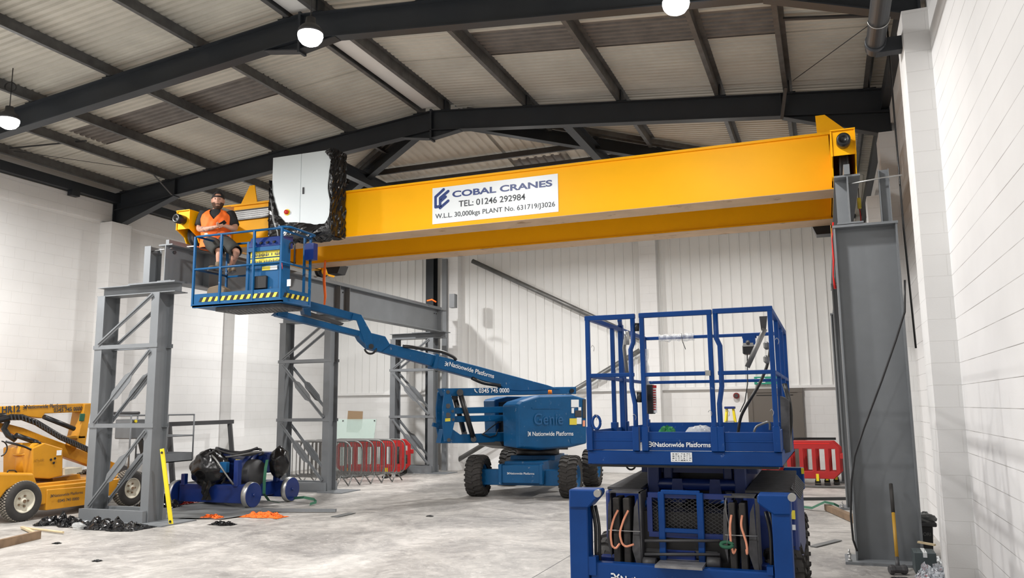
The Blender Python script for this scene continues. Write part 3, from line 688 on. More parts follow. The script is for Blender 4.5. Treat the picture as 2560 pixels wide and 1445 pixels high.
MB().tube([P(2147, 495, Y=12.6), P(2146, 470, Y=12.6)], .006, 6).build('cord', M['black'], pg)
# rope hanging from the far girder, red tape at the right
tag(MB().tube([P(813, 652, Z=4.885), P(810, 700, Y=14.5), P(813, 740, Y=14.5), P(811, 762, Y=14.5)], [.02, .03, .026, .02], 8).build('lifting_sling', M['orangef']), 'orange sling hanging from the far girder by the boom lift', 'strap')
tag(MB().tube([P(2083, 556, Y=10.9), P(2080, 600, Y=10.9), P(2084, 650, Y=10.9), P(2083, 690, Y=10.9), P(2088, 722, Y=10.9)], [.012, .008, .014, .009, .02], 6).build('barrier_tape', M['red']), 'red tape dangling beside the near right column', 'tape')
tag(MB().tube([P(1068, 752, Y=20.4), P(1080, 749, Y=20.4), P(1090, 755, Y=20.4)], .025, 6).build('rag', M['orangef']), 'orange rag on the far end of the left runway beam', 'rag')
# ================================================================== shared bits for the machines
def PN(px, py, pt, n):
    d = _r*((px-1280)/FOC) - _u*((py-722.5)/FOC) + _fw; n = Vector(n); pt = Vector(pt)
    return CAM + d*((pt-CAM).dot(n)/d.dot(n))
def RB(b, px0, py0, px1, py1, Y, dy):
    """box whose front face fills a rectangle of the front elevation at depth Y"""
    a = P((px0+px1)/2, py0, Y=Y); c = P((px0+px1)/2, py1, Y=Y); l = P(px0, (py0+py1)/2, Y=Y); r = P(px1, (py0+py1)/2, Y=Y)
    return b.bx(l.x, r.x, Y, Y+dy, c.z, a.z)
def tyre(b, c, ax, r, w, lugs=0, n=36, lw=.05):
    """tyre body with a rounded shoulder and chevron lugs"""
    ax = Vector(ax).normalized(); c = Vector(c)
    b.lathe([(r*.56, -w*.42), (r*.8, -w*.5), (r*.93, -w*.46), (r*.97, -w*.3), (r*.97, w*.3), (r*.93, w*.46), (r*.8, w*.5), (r*.56, w*.42)], c, ax, n)
    x, y, d = b.frame(ax, (0, 0, 1))
    for i in range(lugs):
        for s in (-1, 1):
            a0 = 2*PI*(i+(.5 if s > 0 else 0))/lugs; pts = []
            for f, da, rr in ((.02, 0, 1.0), (.3, .55*PI/lugs, 1.0), (.47, .7*PI/lugs, .96), (.52, .7*PI/lugs, .84)):
                a = a0+da; pts.append(c+d*(w*f*s)+(x*math.cos(a)+y*math.sin(a))*r*rr*.985)
            for p, q in zip(pts, pts[1:]): 
                m = ((p+q)/2-c); m -= d*m.dot(d); b.bar(p, q, lw*r*2, r*.07, up=m)
    return b
def rim(b, c, ax, r, w, s=1):
    ax = Vector(ax).normalized()
    return b.lathe([(r*.57, w*.42*s), (r*.54, w*.44*s), (r*.5, w*.3*s), (r*.42, w*.2*s), (r*.2, w*.22*s), (r*.16, w*.34*s), (0, w*.36*s)], c, ax, 28)
def logo(name, at, ux, uy, h, m, parent):
    """hire firm mark: two nested zigzags"""
    b = MB(); at = Vector(at); ux = Vector(ux).normalized(); uy = Vector(uy).normalized(); nz = ux.cross(uy)*.002
    q = lambda a, c: at+ux*(a*h)+uy*(c*h)+nz
    for pts in (((0, .95), (.35, .95), (.6, .55), (.95, .95)), ((0, .05), (.35, .05), (.6, .5), (.95, .05)), ((.0, .5), (.45, .5)), ((.55, .5), (.95, .5))):
        for a, c in zip(pts, pts[1:]): b.bar(q(*a), q(*c), .0015, h*.17, up=uy) if a[0] != c[0] else None
    return b.build(name, m, parent)
# ================================================================== BLUE ARTICULATED BOOM LIFT
G = thing('boom_lift', 'blue articulated boom lift raising the man in its basket to the crane', 'boom lift', (-6.13, 17.4, 0))
gy = math.radians(5.5); gu = Vector((math.cos(gy), math.sin(gy), 0)); gv = Vector((-math.sin(gy), math.cos(gy), 0)); gc = Vector((-6.13, 17.4, 0))
def gl(a, b_, z): return gc+gu*a+gv*b_+Vector((0, 0, z))
def obox(mb, a0, a1, b0, b1, z0, z1):
    return mb.prism([gl(a0, b0, z0), gl(a1, b0, z0), gl(a1, b1, z0), gl(a0, b1, z0)], (0, 0, z1-z0))
b = MB(); obox(b, -.42, .42, -1.25, 1.3, .38, .72); obox(b, -.5, .5, -.5, .5, .7, .8)
b.build('chassis', M['blue'], G, .01)
for y, nm in ((-1.25, 'front_axle'), (1.25, 'rear_axle')):
    b = MB(); obox(b, -.9, .9, y-.1, y+.1, .24, .56); ax_ = b.build(nm, M['blue'], G, .01)
    for x in (-1.0, 1.0):
        b = MB(); tyre(b, gl(x, y, .425), gu, .425, .36, 22); w_ = b.build('wheel', M['rubber'], G)
        b = MB(); rim(b, gl(x, y, .425), gu, .425, .36, 1 if x > 0 else -1); rim(b, gl(x, y, .425), gu, .425, .30, -1 if x > 0 else 1); b.build('rim', M['blue'], w_)
b = MB(); obox(b, -.42, .42, -1.5, -1.34, .3, .66); obox(b, -.47, -.4, -1.54, -1.3, .28, .68); obox(b, .4, .47, -1.54, -1.3, .28, .68); o = b.build('axle_cover', M['blue'], G, .006)
logo('decal', gl(-.29, -1.503, .475), gu, (0, 0, 1), .04, M['white'], o)
text('decal', 'Nationwide Platforms', gl(-.24, -1.503, .475), gu, (0, 0, 1), .53, M['white'], o)
MB().cyl(gc+Vector((0, 0, .72)), gc+Vector((0, 0, 1.0)), .48, n=36).build('turntable', M['black'], G)
BD = Vector((-.55, -.835, 0)).normalized(); BN = Vector((-BD.y, BD.x, 0)); BN = BN if BN.y < 0 else -BN
def PB(px, py, off=0): return PN(px, py, gc+BN*off, BN)
def slab(mb, pts, off, th):
    """plate or box drawn in the boom's own vertical plane, th thick towards its far side"""
    return mb.prism([PB(x, y, off) for x, y in pts], -BN*th)
# hoods
b = MB()
front = [PB(x, y, .95) for x, y in ((1298, 1013), (1308, 1004), (1350, 991), (1432, 989), (1466, 998), (1467, 1108), (1430, 1116), (1356, 1122), (1301, 1118))]
cc = sum(front, Vector())/len(front)
inner = [p-BN*.1+(p-cc).normalized()*.035 for p in front]; back = [p-BN*.62 for p in front]
n = len(front); vs = front+inner+back
fs = [tuple(range(n)), tuple(range(2*n, 3*n))[::-1]]+[(k*n+i, k*n+(i+1) % n, (k+1)*n+(i+1) % n, (k+1)*n+i) for k in (0, 1) for i in range(n)]
b.add(vs, fs); hood = b.build('hood', M['blue'], G, .03, 3)
b = MB(); slab(b, [(1236, 1002), (1240, 998), (1268, 991), (1400, 991), (1440, 1000), (1440, 1100), (1245, 1112), (1240, 1085)], -.35, .45); rh = b.build('rear_hood', M['blue'], G, .02, 2)
b = MB(); slab(b, [(1250, 1006), (1300, 1000), (1420, 1000), (1420, 1100), (1250, 1104)], -.3, .05); slab(b, [(1250, 1104), (1420, 1104), (1420, 1124), (1290, 1124), (1255, 1115)], .3, .9); b.build('turret_frame', M['black'], G)
MB().cyl(PB(1375, 985, .6), PB(1375, 975, .6), .05, .04).build('beacon', M['beacon'], G)
def ptext(nm, s, p0, p1, off, m, parent, h=None, bold=.01):
    a = PB(*p0, off); c = PB(*p1, off); ux = (c-a); uy = BN.cross(ux.normalized()); 
    if uy.z < 0: uy = -uy
    return text(nm, s, a+BN*.003, ux, uy, ux.length, m, parent, h, bold=bold)
ptext('decal', 'Nationwide Platforms', (1331, 1090), (1433, 1089), .955, M['white'], hood)
a = PB(1319, 1090, .955); u_ = (PB(1331, 1090, .955)-a); logo('decal', a+BN*.003, u_, (0, 0, 1), .085, M['white'], hood)
M['emboss'] = mat('embossed_blue', (.007, .095, .25), .3)
ptext('embossed_name', 'Genie', (1335, 1062), (1408, 1061), .962, M['emboss'], hood, bold=.008)
b = MB(); slab(b, [(1330, 1018), (1400, 1018), (1400, 1022), (1330, 1022)], .958, .01); slab(b, [(1425, 1095), (1462, 1092), (1462, 1108), (1428, 1110)], .956, .01); b.build('hood_ledge', M['blue'], hood)
for (x0, y0, x1, y1), m in zip(((1428, 999, 1447, 1018), (1429, 1020, 1435, 1033), (1446, 1018, 1453, 1028), (1438, 1026, 1454, 1042), (1424, 1046, 1442, 1062), (1442, 1044, 1454, 1060), (1457, 1051, 1463, 1066), (1457, 998, 1465, 1045)), ('sign', 'white', 'white', 'dgrey', 'hazy', 'sign', 'rope', 'dgrey')):
    b = MB(); slab(b, [(x0, y0), (x1, y0), (x1, y1), (x0, y1)], .96, .004); o = b.build('warning_sticker', M[m], hood)
# riser arms
for nm, pts, off, th in (('upper_arm', [(1103, 971), (1441, 967), (1441, 985), (1132, 990), (1112, 990)], .09, .18),
                         ('link_arm', [(1120, 1020), (1300, 1015), (1300, 1031), (1120, 1035)], .07, .14), ('link_arm', [(1120, 1041), (1300, 1036), (1300, 1052), (1120, 1056)], .07, .14),
                         ('lower_arm', [(1108, 1073), (1132, 1073), (1152, 1087), (1300, 1079), (1300, 1102), (1183, 1108), (1100, 1108)], .09, .18)):
    b = MB(); slab(b, pts, off, th); o = b.build(nm, M['blue'], G, .008)
    if nm == 'upper_arm':
        ptext('decal', '0345 745 0000', (1197, 982.5), (1273, 981.5), .097, M['white'], o, bold=.02)
        a = PB(1186, 983, .095); b = MB(); b.tube([a+BN*.004+Vector((0, 0, .09)), a+BN*.004+BD*-.02+Vector((0, 0, .04)), a+BN*.004-BD*.07+Vector((0, 0, .01))], .012, 6); b.build('handset_mark', M['white'], o)
        MB().cyl(PB(1430, 977, .1), PB(1430, 977, .14), .05).build('pivot_pin', M['black'], o)
for off, pts in ((.20, [(1112, 975), (1125, 975), (1138, 1027), (1138, 1050), (1126, 1104), (1111, 1104), (1107, 1060), (1107, 1019)]), (-.28, [(1110, 971), (1095, 980), (1091, 1019), (1092, 1069), (1099, 1108), (1118, 1108), (1122, 1040), (1118, 975)])):
    b = MB(); slab(b, pts, off, .04); o = b.build('elbow_plate', M['blue'], G, .006)
    b = MB()
    for x, y, r_ in ((1120, 980, .04), (1120, 1015, .05), (1132, 1028, .03), (1120, 1038, .055), (1133, 1049, .03), (1122, 1100, .04)): b.cyl(PB(x, y, off+.002), PB(x, y, off+.02), r_, n=14)
    b.build('pin', M['dgrey'], o)
    if off > 0: b = MB(); slab(b, [(1113, 1046), (1126, 1045), (1126, 1053), (1113, 1054)], off+.006, .004); b.build('warning_sticker', M['hazy'], o)
MB().bar(PB(1096, 1066, -.28), PB(1082, 1061, -.28), .06, .08).build('stop_bracket', M['blue'], G)
for p0, p1, off, r_ in (((1150, 981), (1184, 1098), .14, .055), ((1137, 993), (1161, 1084), -.12, .055)):
    o = MB().tube([PB(*p0, off), PB(*p1, off)], r_, 12).build('lift_cylinder', M['black'], G)
    b = MB(); b.cyl(PB(*p0, off+.05), PB(*p0, off-.1), .07, n=14); b.cyl(PB(*p1, off+.05), PB(*p1, off-.1), .06, n=14); b.build('cylinder_eye', M['dgrey'], o)
MB().tube([PB(1207, 1085, .12), PB(1222, 1073, .12), PB(1245, 1056, .12), PB(1252, 1055, .12)], .012, 6).build('hose', M['black'], G)
MB().tube([PB(1205, 1085, .12), PB(1225, 1093, .12), PB(1240, 1088, .12), PB(1246, 1072, .12)], .012, 6).build('hose', M['black'], G)
# main boom
b = MB(); slab(b, [(1089, 887), (1190, 914), (1262, 934), (1370, 963), (1402, 974), (1300, 978), (1266, 974), (1246, 962), (1085, 918)], .1, .2); mb_ = b.build('main_boom', M['blue'], G, .01)
ptext('decal', 'Nationwide Platforms', (1122, 915), (1234, 946), .105, M['white'], mb_, bold=.012)
a = PB(1111, 914, .105); u_ = PB(1122, 917, .105)-a; uu = BN.cross(u_.normalized()); uu = uu if uu.z > 0 else -uu; logo('decal', a+BN*.004, u_, uu, .085, M['white'], mb_)
b = MB(); slab(b, [(1092, 884), (1098, 887), (1092, 922), (1083, 920)], .12, .24); b.build('boom_collar', M['blue'], mb_)
b = MB(); slab(b, [(971, 858), (1091, 888), (1080, 915), (950, 879)], .075, .15); b.build('boom_extension', M['blue'], G, .006)
MB().tube(rounded([PB(1008, 865, .1), PB(1060, 872, .1), PB(1110, 880, .1), PB(1135, 893, .1), PB(1140, 900, .1)], .2), .035, 8).build('cable_track', M['black'], G)
MB().tube(rounded([PB(1180, 945, .1), PB(1205, 957, .1), PB(1250, 964, .1)], .2), .04, 8).build('hose_bundle', M['black'], G)
b = MB(); slab(b, [(928, 832), (964, 841), (976, 862), (953, 880), (926, 872), (904, 851), (897, 838), (905, 828)], .11, .22); b.build('knuckle', M['blue'], G, .01)
b = MB(); slab(b, [(884, 783), (904, 787), (929, 833), (934, 860), (918, 872), (905, 835), (893, 801), (880, 799)], .13, .05); slab(b, [(884, 783), (904, 787), (929, 833), (934, 860), (918, 872), (905, 835), (893, 801), (880, 799)], -.08, .05); b.build('knuckle_link', M['blue'], G, .006)
MB().tube(arc(PB(926, 868, .1), .13, PI*.1, PI*.95, 10, BD, (0, 0, -1)), .02, 8).build('hose', M['black'], G)
MB().cyl(PB(928, 866, .12), PB(928, 866, .16), .05).build('pin', M['black'], G)
b = MB(); slab(b, [(765, 750), (904, 787), (884, 801), (765, 771)], .07, .14); b.build('jib_upper_arm', M['blue'], G, .01)
b = MB(); slab(b, [(700, 776), (905, 828), (899, 841), (691, 789)], .09, .18); b.build('jib_lower_arm', M['blue'], G, .01)
b = MB(); slab(b, [(771, 778), (840, 801), (860, 808), (856, 813), (770, 788)], .05, .1); b.build('jib_cylinder', M['dgrey'], G)
b = MB(); slab(b, [(688, 786), (702, 774), (716, 776), (716, 790)], .12, .24); slab(b, [(702, 757), (716, 757), (720, 785), (706, 782)], .1, .2); slab(b, [(755, 757), (775, 757), (778, 790), (762, 785)], .1, .2); b.build('rotator', M['blue'], G)
# ------------------------------------------------------------------ basket
BY0, BY1 = 10.62, 11.38
a = P(485, 762, Y=BY0); zf = a.z; xl = a.x; c = P(700, 746, Y=BY0); xr = c.x; zr = P(595, 581, Y=BY0).z; zm = P(600, 664, Y=BY0).z; zt = P(595, 728, Y=BY0).z; zf = P(595, 754, Y=BY0).z
xe = xr+.02

b = MB(); b.bx(xl-.02, xe+.02, BY0-.02, BY1+.02, zf-.05, zf-.02); b.bx(xl-.02, xe+.02, BY0-.02, BY0+.03, zf-.06, zf); b.bx(xl, xe, BY1-.03, BY1+.02, zf-.06, zf)
fl = b.build('basket_floor', M['blue'], G)
b = MB(); b.bx(xl+.35, xe-.1, BY0+.12, BY1-.05, zf-.12, zf-.055); b.build('underside_grating', M['padg'], fl)
b = MB()
for i in range(16):
    for j in range(4): b.bx(xl+.45+i*.075, xl+.49+i*.075, BY0+.16+j*.14, BY0+.22+j*.14, zf-.128, zf-.12)
b.build('grating_holes', M['galv'], fl)
MB().bar((xe-.45, BY1-.1, zf-.14), PB(708, 782), .16, .1).build('platform_mount', M['blue'], G, .01)
r_ = .019
top = rounded([(xl, BY1, zr), (xl, BY0, zr), (xe, BY0, zr), (xe, BY1, zr), (xe-.05, BY1, zr)], .06)
o = MB().tube([(xl, BY1, zr), (xl, BY0, zr), (xe, BY0, zr)], r_, 10).build('top_rail', M['blue'], G)
MB().tube([(xl, BY1, zr), (xe-.75, BY1, zr)], r_, 10).build('top_rail', M['blue'], G)
MB().tube(rounded([(xe-.1, BY0, zr+.02), (xe+.08, BY0+.05, zr+.02), (xe+.08, BY1+.03, zr+.01), (xe-.02, BY1, zr)], .12), r_, 10).build('guard_rail', M['blue'], G)
MB().tube([(xe, BY0, zr-.04), (xe, BY1, zr-.04)], r_, 10).build('top_rail', M['blue'], G)
MB().tube([(xl, BY1, zm), (xl-.02, BY0, zm), (xe, BY0, zm), (xe, BY1, zm)], r_, 10).build('mid_rail', M['blue'], G)
MB().tube([(xl, BY1, zm-.02), (xe-.75, BY1, zm-.02)], r_, 10).build('mid_rail', M['blue'], G)
for px in (485, 551, 633, 702):
    x = P(px, 680, Y=BY0).x; MB().bar((x, BY0, zf-.03), (x, BY0, zr), .035).build('post', M['blue'], G)
for x, y in ((xl, BY1), (xl+.75, BY1), (xe, BY1), (xe-.12, BY1)): MB().bar((x, y, zf-.03), (x, y, zr), .035).build('post', M['blue'], G)
tb = MB(); tb.bx(xl, xe, BY0-.006, BY0+.006, zf-.02, zt); tb.bx(xe-.006, xe+.006, BY0, BY1, zf-.02, zt); tb.bx(xl-.006, xl+.006, BY0, BY1, zf-.02, zt); tb.bx(xl, xe, BY1-.006, BY1+.006, zf-.02, zt)
tbo = tb.build('toe_board', M['blue'], G)
hz_ = MB(); hk = MB(); zz0, zz1 = zf+.035, zf+.11
for i in range(26):
    x0 = xl+.1+i*.065
    if x0 > xe-.1: break
    (hz_ if i % 2 else hk).prism([(x0, BY0-.009, zz0), (x0+.06, BY0-.009, zz0), (x0+.1, BY0-.009, zz1), (x0+.04, BY0-.009, zz1)], (0, .002, 0))
for i in range(10):
    y0 = BY0+.04+i*.068
    (hz_ if i % 2 else hk).prism([(xe+.009, y0, zz0), (xe+.009, y0+.06, zz0), (xe+.009, y0+.1 if i < 9 else y0+.07, zz1), (xe+.009, y0+.04, zz1)], (-.002, 0, 0))
hz_.build('hazard_stripes', M['hazy'], tbo); hk.build('hazard_stripes', M['black'], tbo)
# console box facing the camera
kx0, kx1 = P(622, 650, Y=BY0+.1).x, P(708, 650, Y=BY0+.1).x; ky = BY0+.08
zk = lambda py: P(665, py, Y=ky).z
b = MB(); b.bx(kx0, kx1, ky, ky+.2, zf, zk(640)); b.bx(kx0-.02, kx0+.03, ky-.02, ky+.205, zf+.003, zk(600)); b.bx(kx1-.04, kx1+.006, ky-.02, ky+.205, zf+.003, zk(600)); k_ = b.build('console_cabinet', M['blue'], G, .006)
b = MB(); b.prism([(kx0+.03, ky-.05, zk(618)), (kx0+.03, ky+.3, zk(618)), (kx0+.03, ky+.3, zk(585)), (kx0+.03, ky+.02, zk(592))], (kx1-kx0-.05, 0, 0)); co = b.build('control_console', M['blue3'], G, .01)
b = MB()
for i in range(4): b.cyl((kx0+.16+i*.13, ky+.0, zk(606)), (kx0+.16+i*.13, ky-.07, zk(609)), .018, n=8)
b.build('joystick', M['black'], co)
MB().bx(kx0+.02, kx1-.02, ky-.05, ky-.03, zk(628), zk(618)).build('console_lip', M['blue'], co)
b = MB(); b.bx(kx0+.06, kx1-.05, ky-.012, ky-.008, zk(643), zk(628)); b.bx(kx0+.06, kx1-.05, ky-.012, ky-.008, zk(661), zk(646)); b.bx(kx0+.3, kx0+.46, ky-.012, ky-.008, zk(676), zk(666)); y_ = b.build('warning_labels', M['hazy'], k_)
b = MB()
random.seed(3)
for i in range(9):
    x = kx0+.08+i*.07
    for z0, z1 in ((641, 630), (659, 648)):
        if random.random() < .75: b.prism([(x, ky-.014, zk(z0)), (x+.04, ky-.014, zk(z0)), (x+.02, ky-.014, zk(z1))], (0, .001, 0))
        b.bx(x+.045, x+.065, ky-.014, ky-.013, zk(z0-1), zk(z1+4))
b.build('label_symbols', M['dgrey'], k_)
MB().bx(kx0+.46, kx0+.6, ky-.012, ky-.008, zk(676), zk(666)).build('white_label', M['white'], k_)
MB().bx(kx0+.12, kx0+.42, ky-.06, ky, zk(722), zk(690)).build('foot_pedal_box', M['black'], k_, .01)
for sx, x in ((-1, kx0-.03), (1, kx1+.16)):
    MB().tube(rounded([(x, ky+.1, zk(630 if sx < 0 else 662)), (x, ky+.1, zk(590 if sx < 0 else 610)), (x+.1*(-sx), ky+.1, zk(588 if sx < 0 else 608)), (x+.1*(-sx), ky+.1, zk(625))], .05), .014, 8).build('grab_handle', M['blue'] if sx < 0 else M['black'], G)
MB().bx(kx1+.02, kx1+.2, BY1-.12, BY1, zk(640), zk(598)).build('tool_tray', M['blue3'], G)
o = MB().tube([(kx1+.06, BY0-.01, zm-.02), (kx1+.08, BY0-.02, zm-.12)], .006, 6).build('tag_cord', M['redp'], G)
b = MB(); c = P(722, 706, Y=BY0-.02); b.prism([c+Vector((-.035, 0, .05)), c+Vector((.035, 0, .05)), c+Vector((.035, 0, -.06)), c+Vector((-.035, 0, -.06))], (0, .004, 0)); b.build('white_tag', M['white'], G)
# ================================================================== OCHRE LIFT ON THE LEFT
Yl = thing('boom_lift', 'ochre articulated boom lift parked by the left wall behind the lattice column', 'boom lift', (-13.6, 11.4, 0))
XW = -12.95
b = MB(); b.bx(-14.2, -13.0, 10.5, 12.3, .24, .55); b.bx(-14.1, -13.1, 10.2, 12.9, .35, .6); ch = b.build('chassis', M['ylift'], Yl, .015)
def PX(px, py, X=XW): return P(px, py, X=X)
b = MB(); b.prism([PX(118, 1224, -12.98), PX(217, 1216, -12.98), PX(217, 1262, -12.98), PX(115, 1276, -12.98)], (-.5, 0, 0)); sb = b.build('side_box', M['ylift'], Yl, .01)
def xt(nm, s, p0, p1, X, m, parent, bold=.01, h=None):
    a = P(*p0, X=X); c = P(*p1, X=X); ux = c-a; uy = Vector((1, 0, 0)).cross(ux.normalized()); uy = uy if uy.z > 0 else -uy
    return text(nm, s, a+Vector((.004, 0, 0)), ux, uy, ux.length, m, parent, h, bold=bold)
xt('decal', 'Nationwide Platforms', (133, 1243), (207, 1234), -12.97, M['ink'], sb); xt('decal', '0345 745 0000', (144, 1256), (197, 1250), -12.97, M['ink'], sb)
logo('decal', PX(126, 1244, -12.965), (0, 1, 0), (0, 0, 1), .05, M['ink'], sb)
MB().tube(rounded([PX(150, 1223, -13.05), PX(152, 1217, -13.05), PX(172, 1214, -13.05), PX(175, 1219, -13.05)], .03), .01, 6).build('lift_handle', M['black'], sb)
b = MB(); b.prism([PX(-40, 1182, -13.0), PX(85, 1182, -13.0), PX(98, 1218, -13.0), PX(72, 1214, -13.0), PX(40, 1214, -13.0), PX(18, 1226, -13.0), PX(0, 1250, -13.0), PX(-40, 1255, -13.0)], (-1.1, 0, 0)); fe = b.build('battery_cover', M['ylift'], Yl, .04, 3)
MB().tube(rounded([PX(18, 1182, -13.2), PX(20, 1176, -13.2), PX(38, 1176, -13.2), PX(42, 1182, -13.2)], .03), .012, 6).build('lift_handle', M['black'], fe)
for y in (10.23, 12.56):
    for x, s in ((-13.05, 1), (-14.15, -1)):
        b = MB(); b.lathe([(.2, -.11), (.27, -.125), (.325, -.11), (.34, -.07), (.34, .07), (.325, .11), (.27, .125), (.2, .11)], (x, y, .34), (s, 0, 0), 36); w_ = b.build('wheel', M['rubber'], Yl)
        b = MB(); bb = []
        for i in range(44):
            for j in range(4):
                a = 2*PI*(i+.5*(j % 2))/44; c = Vector((x+(j-1.5)*.045, y+math.cos(a)*.341, .34+math.sin(a)*.341)); b.bar(c+Vector((-.016, 0, 0)), c+Vector((.016, 0, 0)), .026, .012, up=(0, math.cos(a), math.sin(a)))
        b.build('tread_blocks', M['dusty'], w_)
        b = MB(); b.lathe([(.205, .1), (.19, .115), (.18, .09), (.12, .05), (.06, .055), (.05, .1), (0, .105)], (x, y, .34), (s, 0, 0), 30); rm = b.build('rim', M['whitep'], w_)
        b = MB(); [b.cyl(Vector((x+s*.06, y+math.cos(a)*.09, .34+math.sin(a)*.09)), Vector((x+s*.085, y+math.cos(a)*.09, .34+math.sin(a)*.09)), .016, n=8) for a in [2*PI*i/5 for i in range(5)]]; b.cyl((x+s*.09, y, .34), (x+s*.115, y, .34), .03, n=10); b.build('wheel_nuts', M['wood'], w_)
# turret
b = MB(); b.prism([PX(82, 1120, -13.15), PX(112, 1107, -13.15), PX(158, 1121, -13.15), PX(157, 1190, -13.15), PX(125, 1197, -13.15), PX(82, 1195, -13.15)], (-.75, 0, 0)); tu = b.build('turret', M['ylift'], Yl, .02, 2)
c = PX(66, 1195, -13.5); b = MB(); b.cyl((c.x, c.y, c.z), (c.x, c.y, c.z+.62), .2, n=24); b.build('side_tank', M['ylift'], Yl)
b = MB(); b.cyl(P(66, 1135, X=-13.5)+Vector((0, 0, .0)), P(66, 1131, X=-13.5), .21, n=24); b.build('tank_band', M['ylift'], Yl)
xt('embossed_name', 'niftylift', (84, 1158), (110, 1156), -13.14, mat('dark_ochre', (.35, .16, .01), .5), tu)
b = MB(); p = PX(142, 1126, -13.145); b.prism([p, p+Vector((0, .1, 0)), p+Vector((0, .1, -.09)), p+Vector((0, 0, -.09))], (.004, 0, 0)); b.build('white_sticker', M['white'], tu)
b = MB()
for px, py in ((127, 1149), (137, 1146), (134, 1157)): p = PX(px, py, -13.145); b.cyl(p, p+Vector((.01, 0, 0)), .022, n=8)
b.build('key_switch', M['black'], tu)
b = MB(); b.prism([PX(162, 1173, -13.1), PX(205, 1168, -13.1), PX(205, 1180, -13.1), PX(162, 1188, -13.1)], (-.35, 0, 0)); b.build('valve_block', M['whitep'], Yl)
b = MB(); b.prism([PX(132, 1196, -13.3), PX(200, 1185, -13.3), PX(205, 1215, -13.3), PX(132, 1222, -13.3)], (-.6, 0, 0)); b.build('slew_ring', M['ylift'], Yl)
def xs(nm, pts, X, th, m, parent=None, bev=.01):
    b = MB(); b.prism([P(x, y, X=X) for x, y in pts], (-th, 0, 0)); return b.build(nm, m, parent or Yl, bev)
ub = xs('upper_boom', [(-60, 1021), (0, 1016), (228, 1008), (226, 1029), (112, 1034), (108, 1046), (60, 1040), (-60, 1048)], -13.5, .2, M['ylift'])
xt('decal', 'HR12', (4, 1033), (50, 1029), -13.495, M['ink'], ub, bold=.04); xt('decal', 'Nationwide Platforms', (65, 1022), (166, 1018), -13.495, M['ink'], ub, bold=.02); xt('decal', '0345 745 0000', (134, 1031), (206, 1026), -13.495, M['ink'], ub, bold=.02)
logo('decal', P(57, 1023, X=-13.49), (0, 1, -.02), (0, 0, 1), .07, M['ink'], ub)
xs('mast_post', [(212, 1010), (231, 1008), (222, 1060), (214, 1115), (190, 1120), (194, 1096), (203, 1060)], -13.45, .3, M['ylift'])
xs('green_sticker', [(201, 1034), (214, 1034), (211, 1053), (198, 1053)], -13.44, .02, M['green'])
xs('link_bar', [(170, 1092), (214, 1085), (214, 1096), (170, 1098)], -13.45, .12, M['ylift'])
xs('lower_boom', [(-30, 1056), (14, 1058), (60, 1070), (110, 1090), (232, 1135), (370, 1190), (368, 1215), (222, 1163), (160, 1142), (112, 1108), (60, 1094), (20, 1080)], -13.6, .18, M['ylift'])
o = MB().tube([P(-30, 1056, X=-13.42), P(0, 1050, X=-13.42), P(28, 1043, X=-13.42), P(55, 1043, X=-13.42), P(90, 1056, X=-13.42), P(150, 1092, X=-13.42), P(224, 1126, X=-13.42)], .055, 8).build('energy_chain', M['black'], Yl)
b = MB()
pp = [P(28, 1043, X=-13.36), P(55, 1043, X=-13.36), P(90, 1056, X=-13.34), P(150, 1092, X=-13.34), P(224, 1126, X=-13.34)]
for a, c in zip(pp, pp[1:]):
    k_ = int((c-a).length/.06)
    for i in range(k_): q = a.lerp(c, i/k_); b.bar(q+Vector((0, -.02, .052)), q+Vector((0, .02, -.052)), .02, .02)
b.build('chain_links', M['dgrey'], o)
MB().tube([P(-20, 1042, X=-13.5), P(10, 1038, X=-13.5), P(18, 1055, X=-13.5), P(10, 1072, X=-13.5), P(20, 1088, X=-13.5), P(40, 1100, X=-13.4)], .05, 8).build('energy_chain', M['black'], Yl)
MB().tube([P(110, 1042, X=-13.38), P(185, 1072, X=-13.38)], .045, 12).build('lift_cylinder', M['black'], Yl)
MB().tube([P(40, 1088, X=-13.35), P(92, 1106, X=-13.35)], .045, 12).build('lift_cylinder', M['black'], Yl)
MB().tube([P(85, 1104, X=-13.2), P(98, 1106, X=-13.2), P(106, 1114, X=-13.2), P(100, 1124, X=-13.2), P(82, 1126, X=-13.2), P(60, 1116, X=-13.2), P(15, 1104, X=-13.2)], .02, 8).build('hose', M['black'], Yl)
MB().tube(arc(P(0, 1122, X=-13.3), .13, -1.3, 1.4, 10, (0, 1, 0), (0, 0, 1)), .012, 8).build('hose', M['black'], Yl)
xs('boom_foot', [(300, 1158), (400, 1200), (395, 1215), (345, 1205), (300, 1188)], -13.5, .3, M['dgrey'])
# its grey work cage
cg0, cg1 = P(328, 1044, X=-13.35), P(486, 1034, X=-13.35)
ya, yb, xa, xb, zt_, zb_ = cg0.y, cg1.y, -14.1, -13.35, 1.76, .76
b = MB(); b.bx(xa, xb, ya+.9, yb, zb_-.02, zb_); b.bx(xb-.01, xb, ya+.9, yb, zb_-.02, zb_+.17); b.bx(xa, xb, yb-.01, yb, zb_-.02, zb_+.17); b.bx(xa, xa+.01, ya+.9, yb, zb_-.02, zb_+.17); b.build('cage_floor', M['grey'], Yl)
for pts in ([(xa, ya, zt_), (xb, ya, zt_), (xb, yb, zt_), (xa, yb, zt_), (xa, ya, zt_)], [(xb, ya+.9, 1.3), (xb, yb, 1.3), (xa, yb, 1.3), (xa, ya+.9, 1.3)]): MB().tube(pts, .017, 8).build('cage_rail', M['grey'], Yl)
for x, y in ((xa, yb), (xb, yb), (xb, ya+.9), (xa, ya+.9), (xb, ya)): MB().tube([(x, y, zb_ if y > ya+.1 else .62), (x, y, zt_)], .017, 8).build('cage_post', M['grey'], Yl)
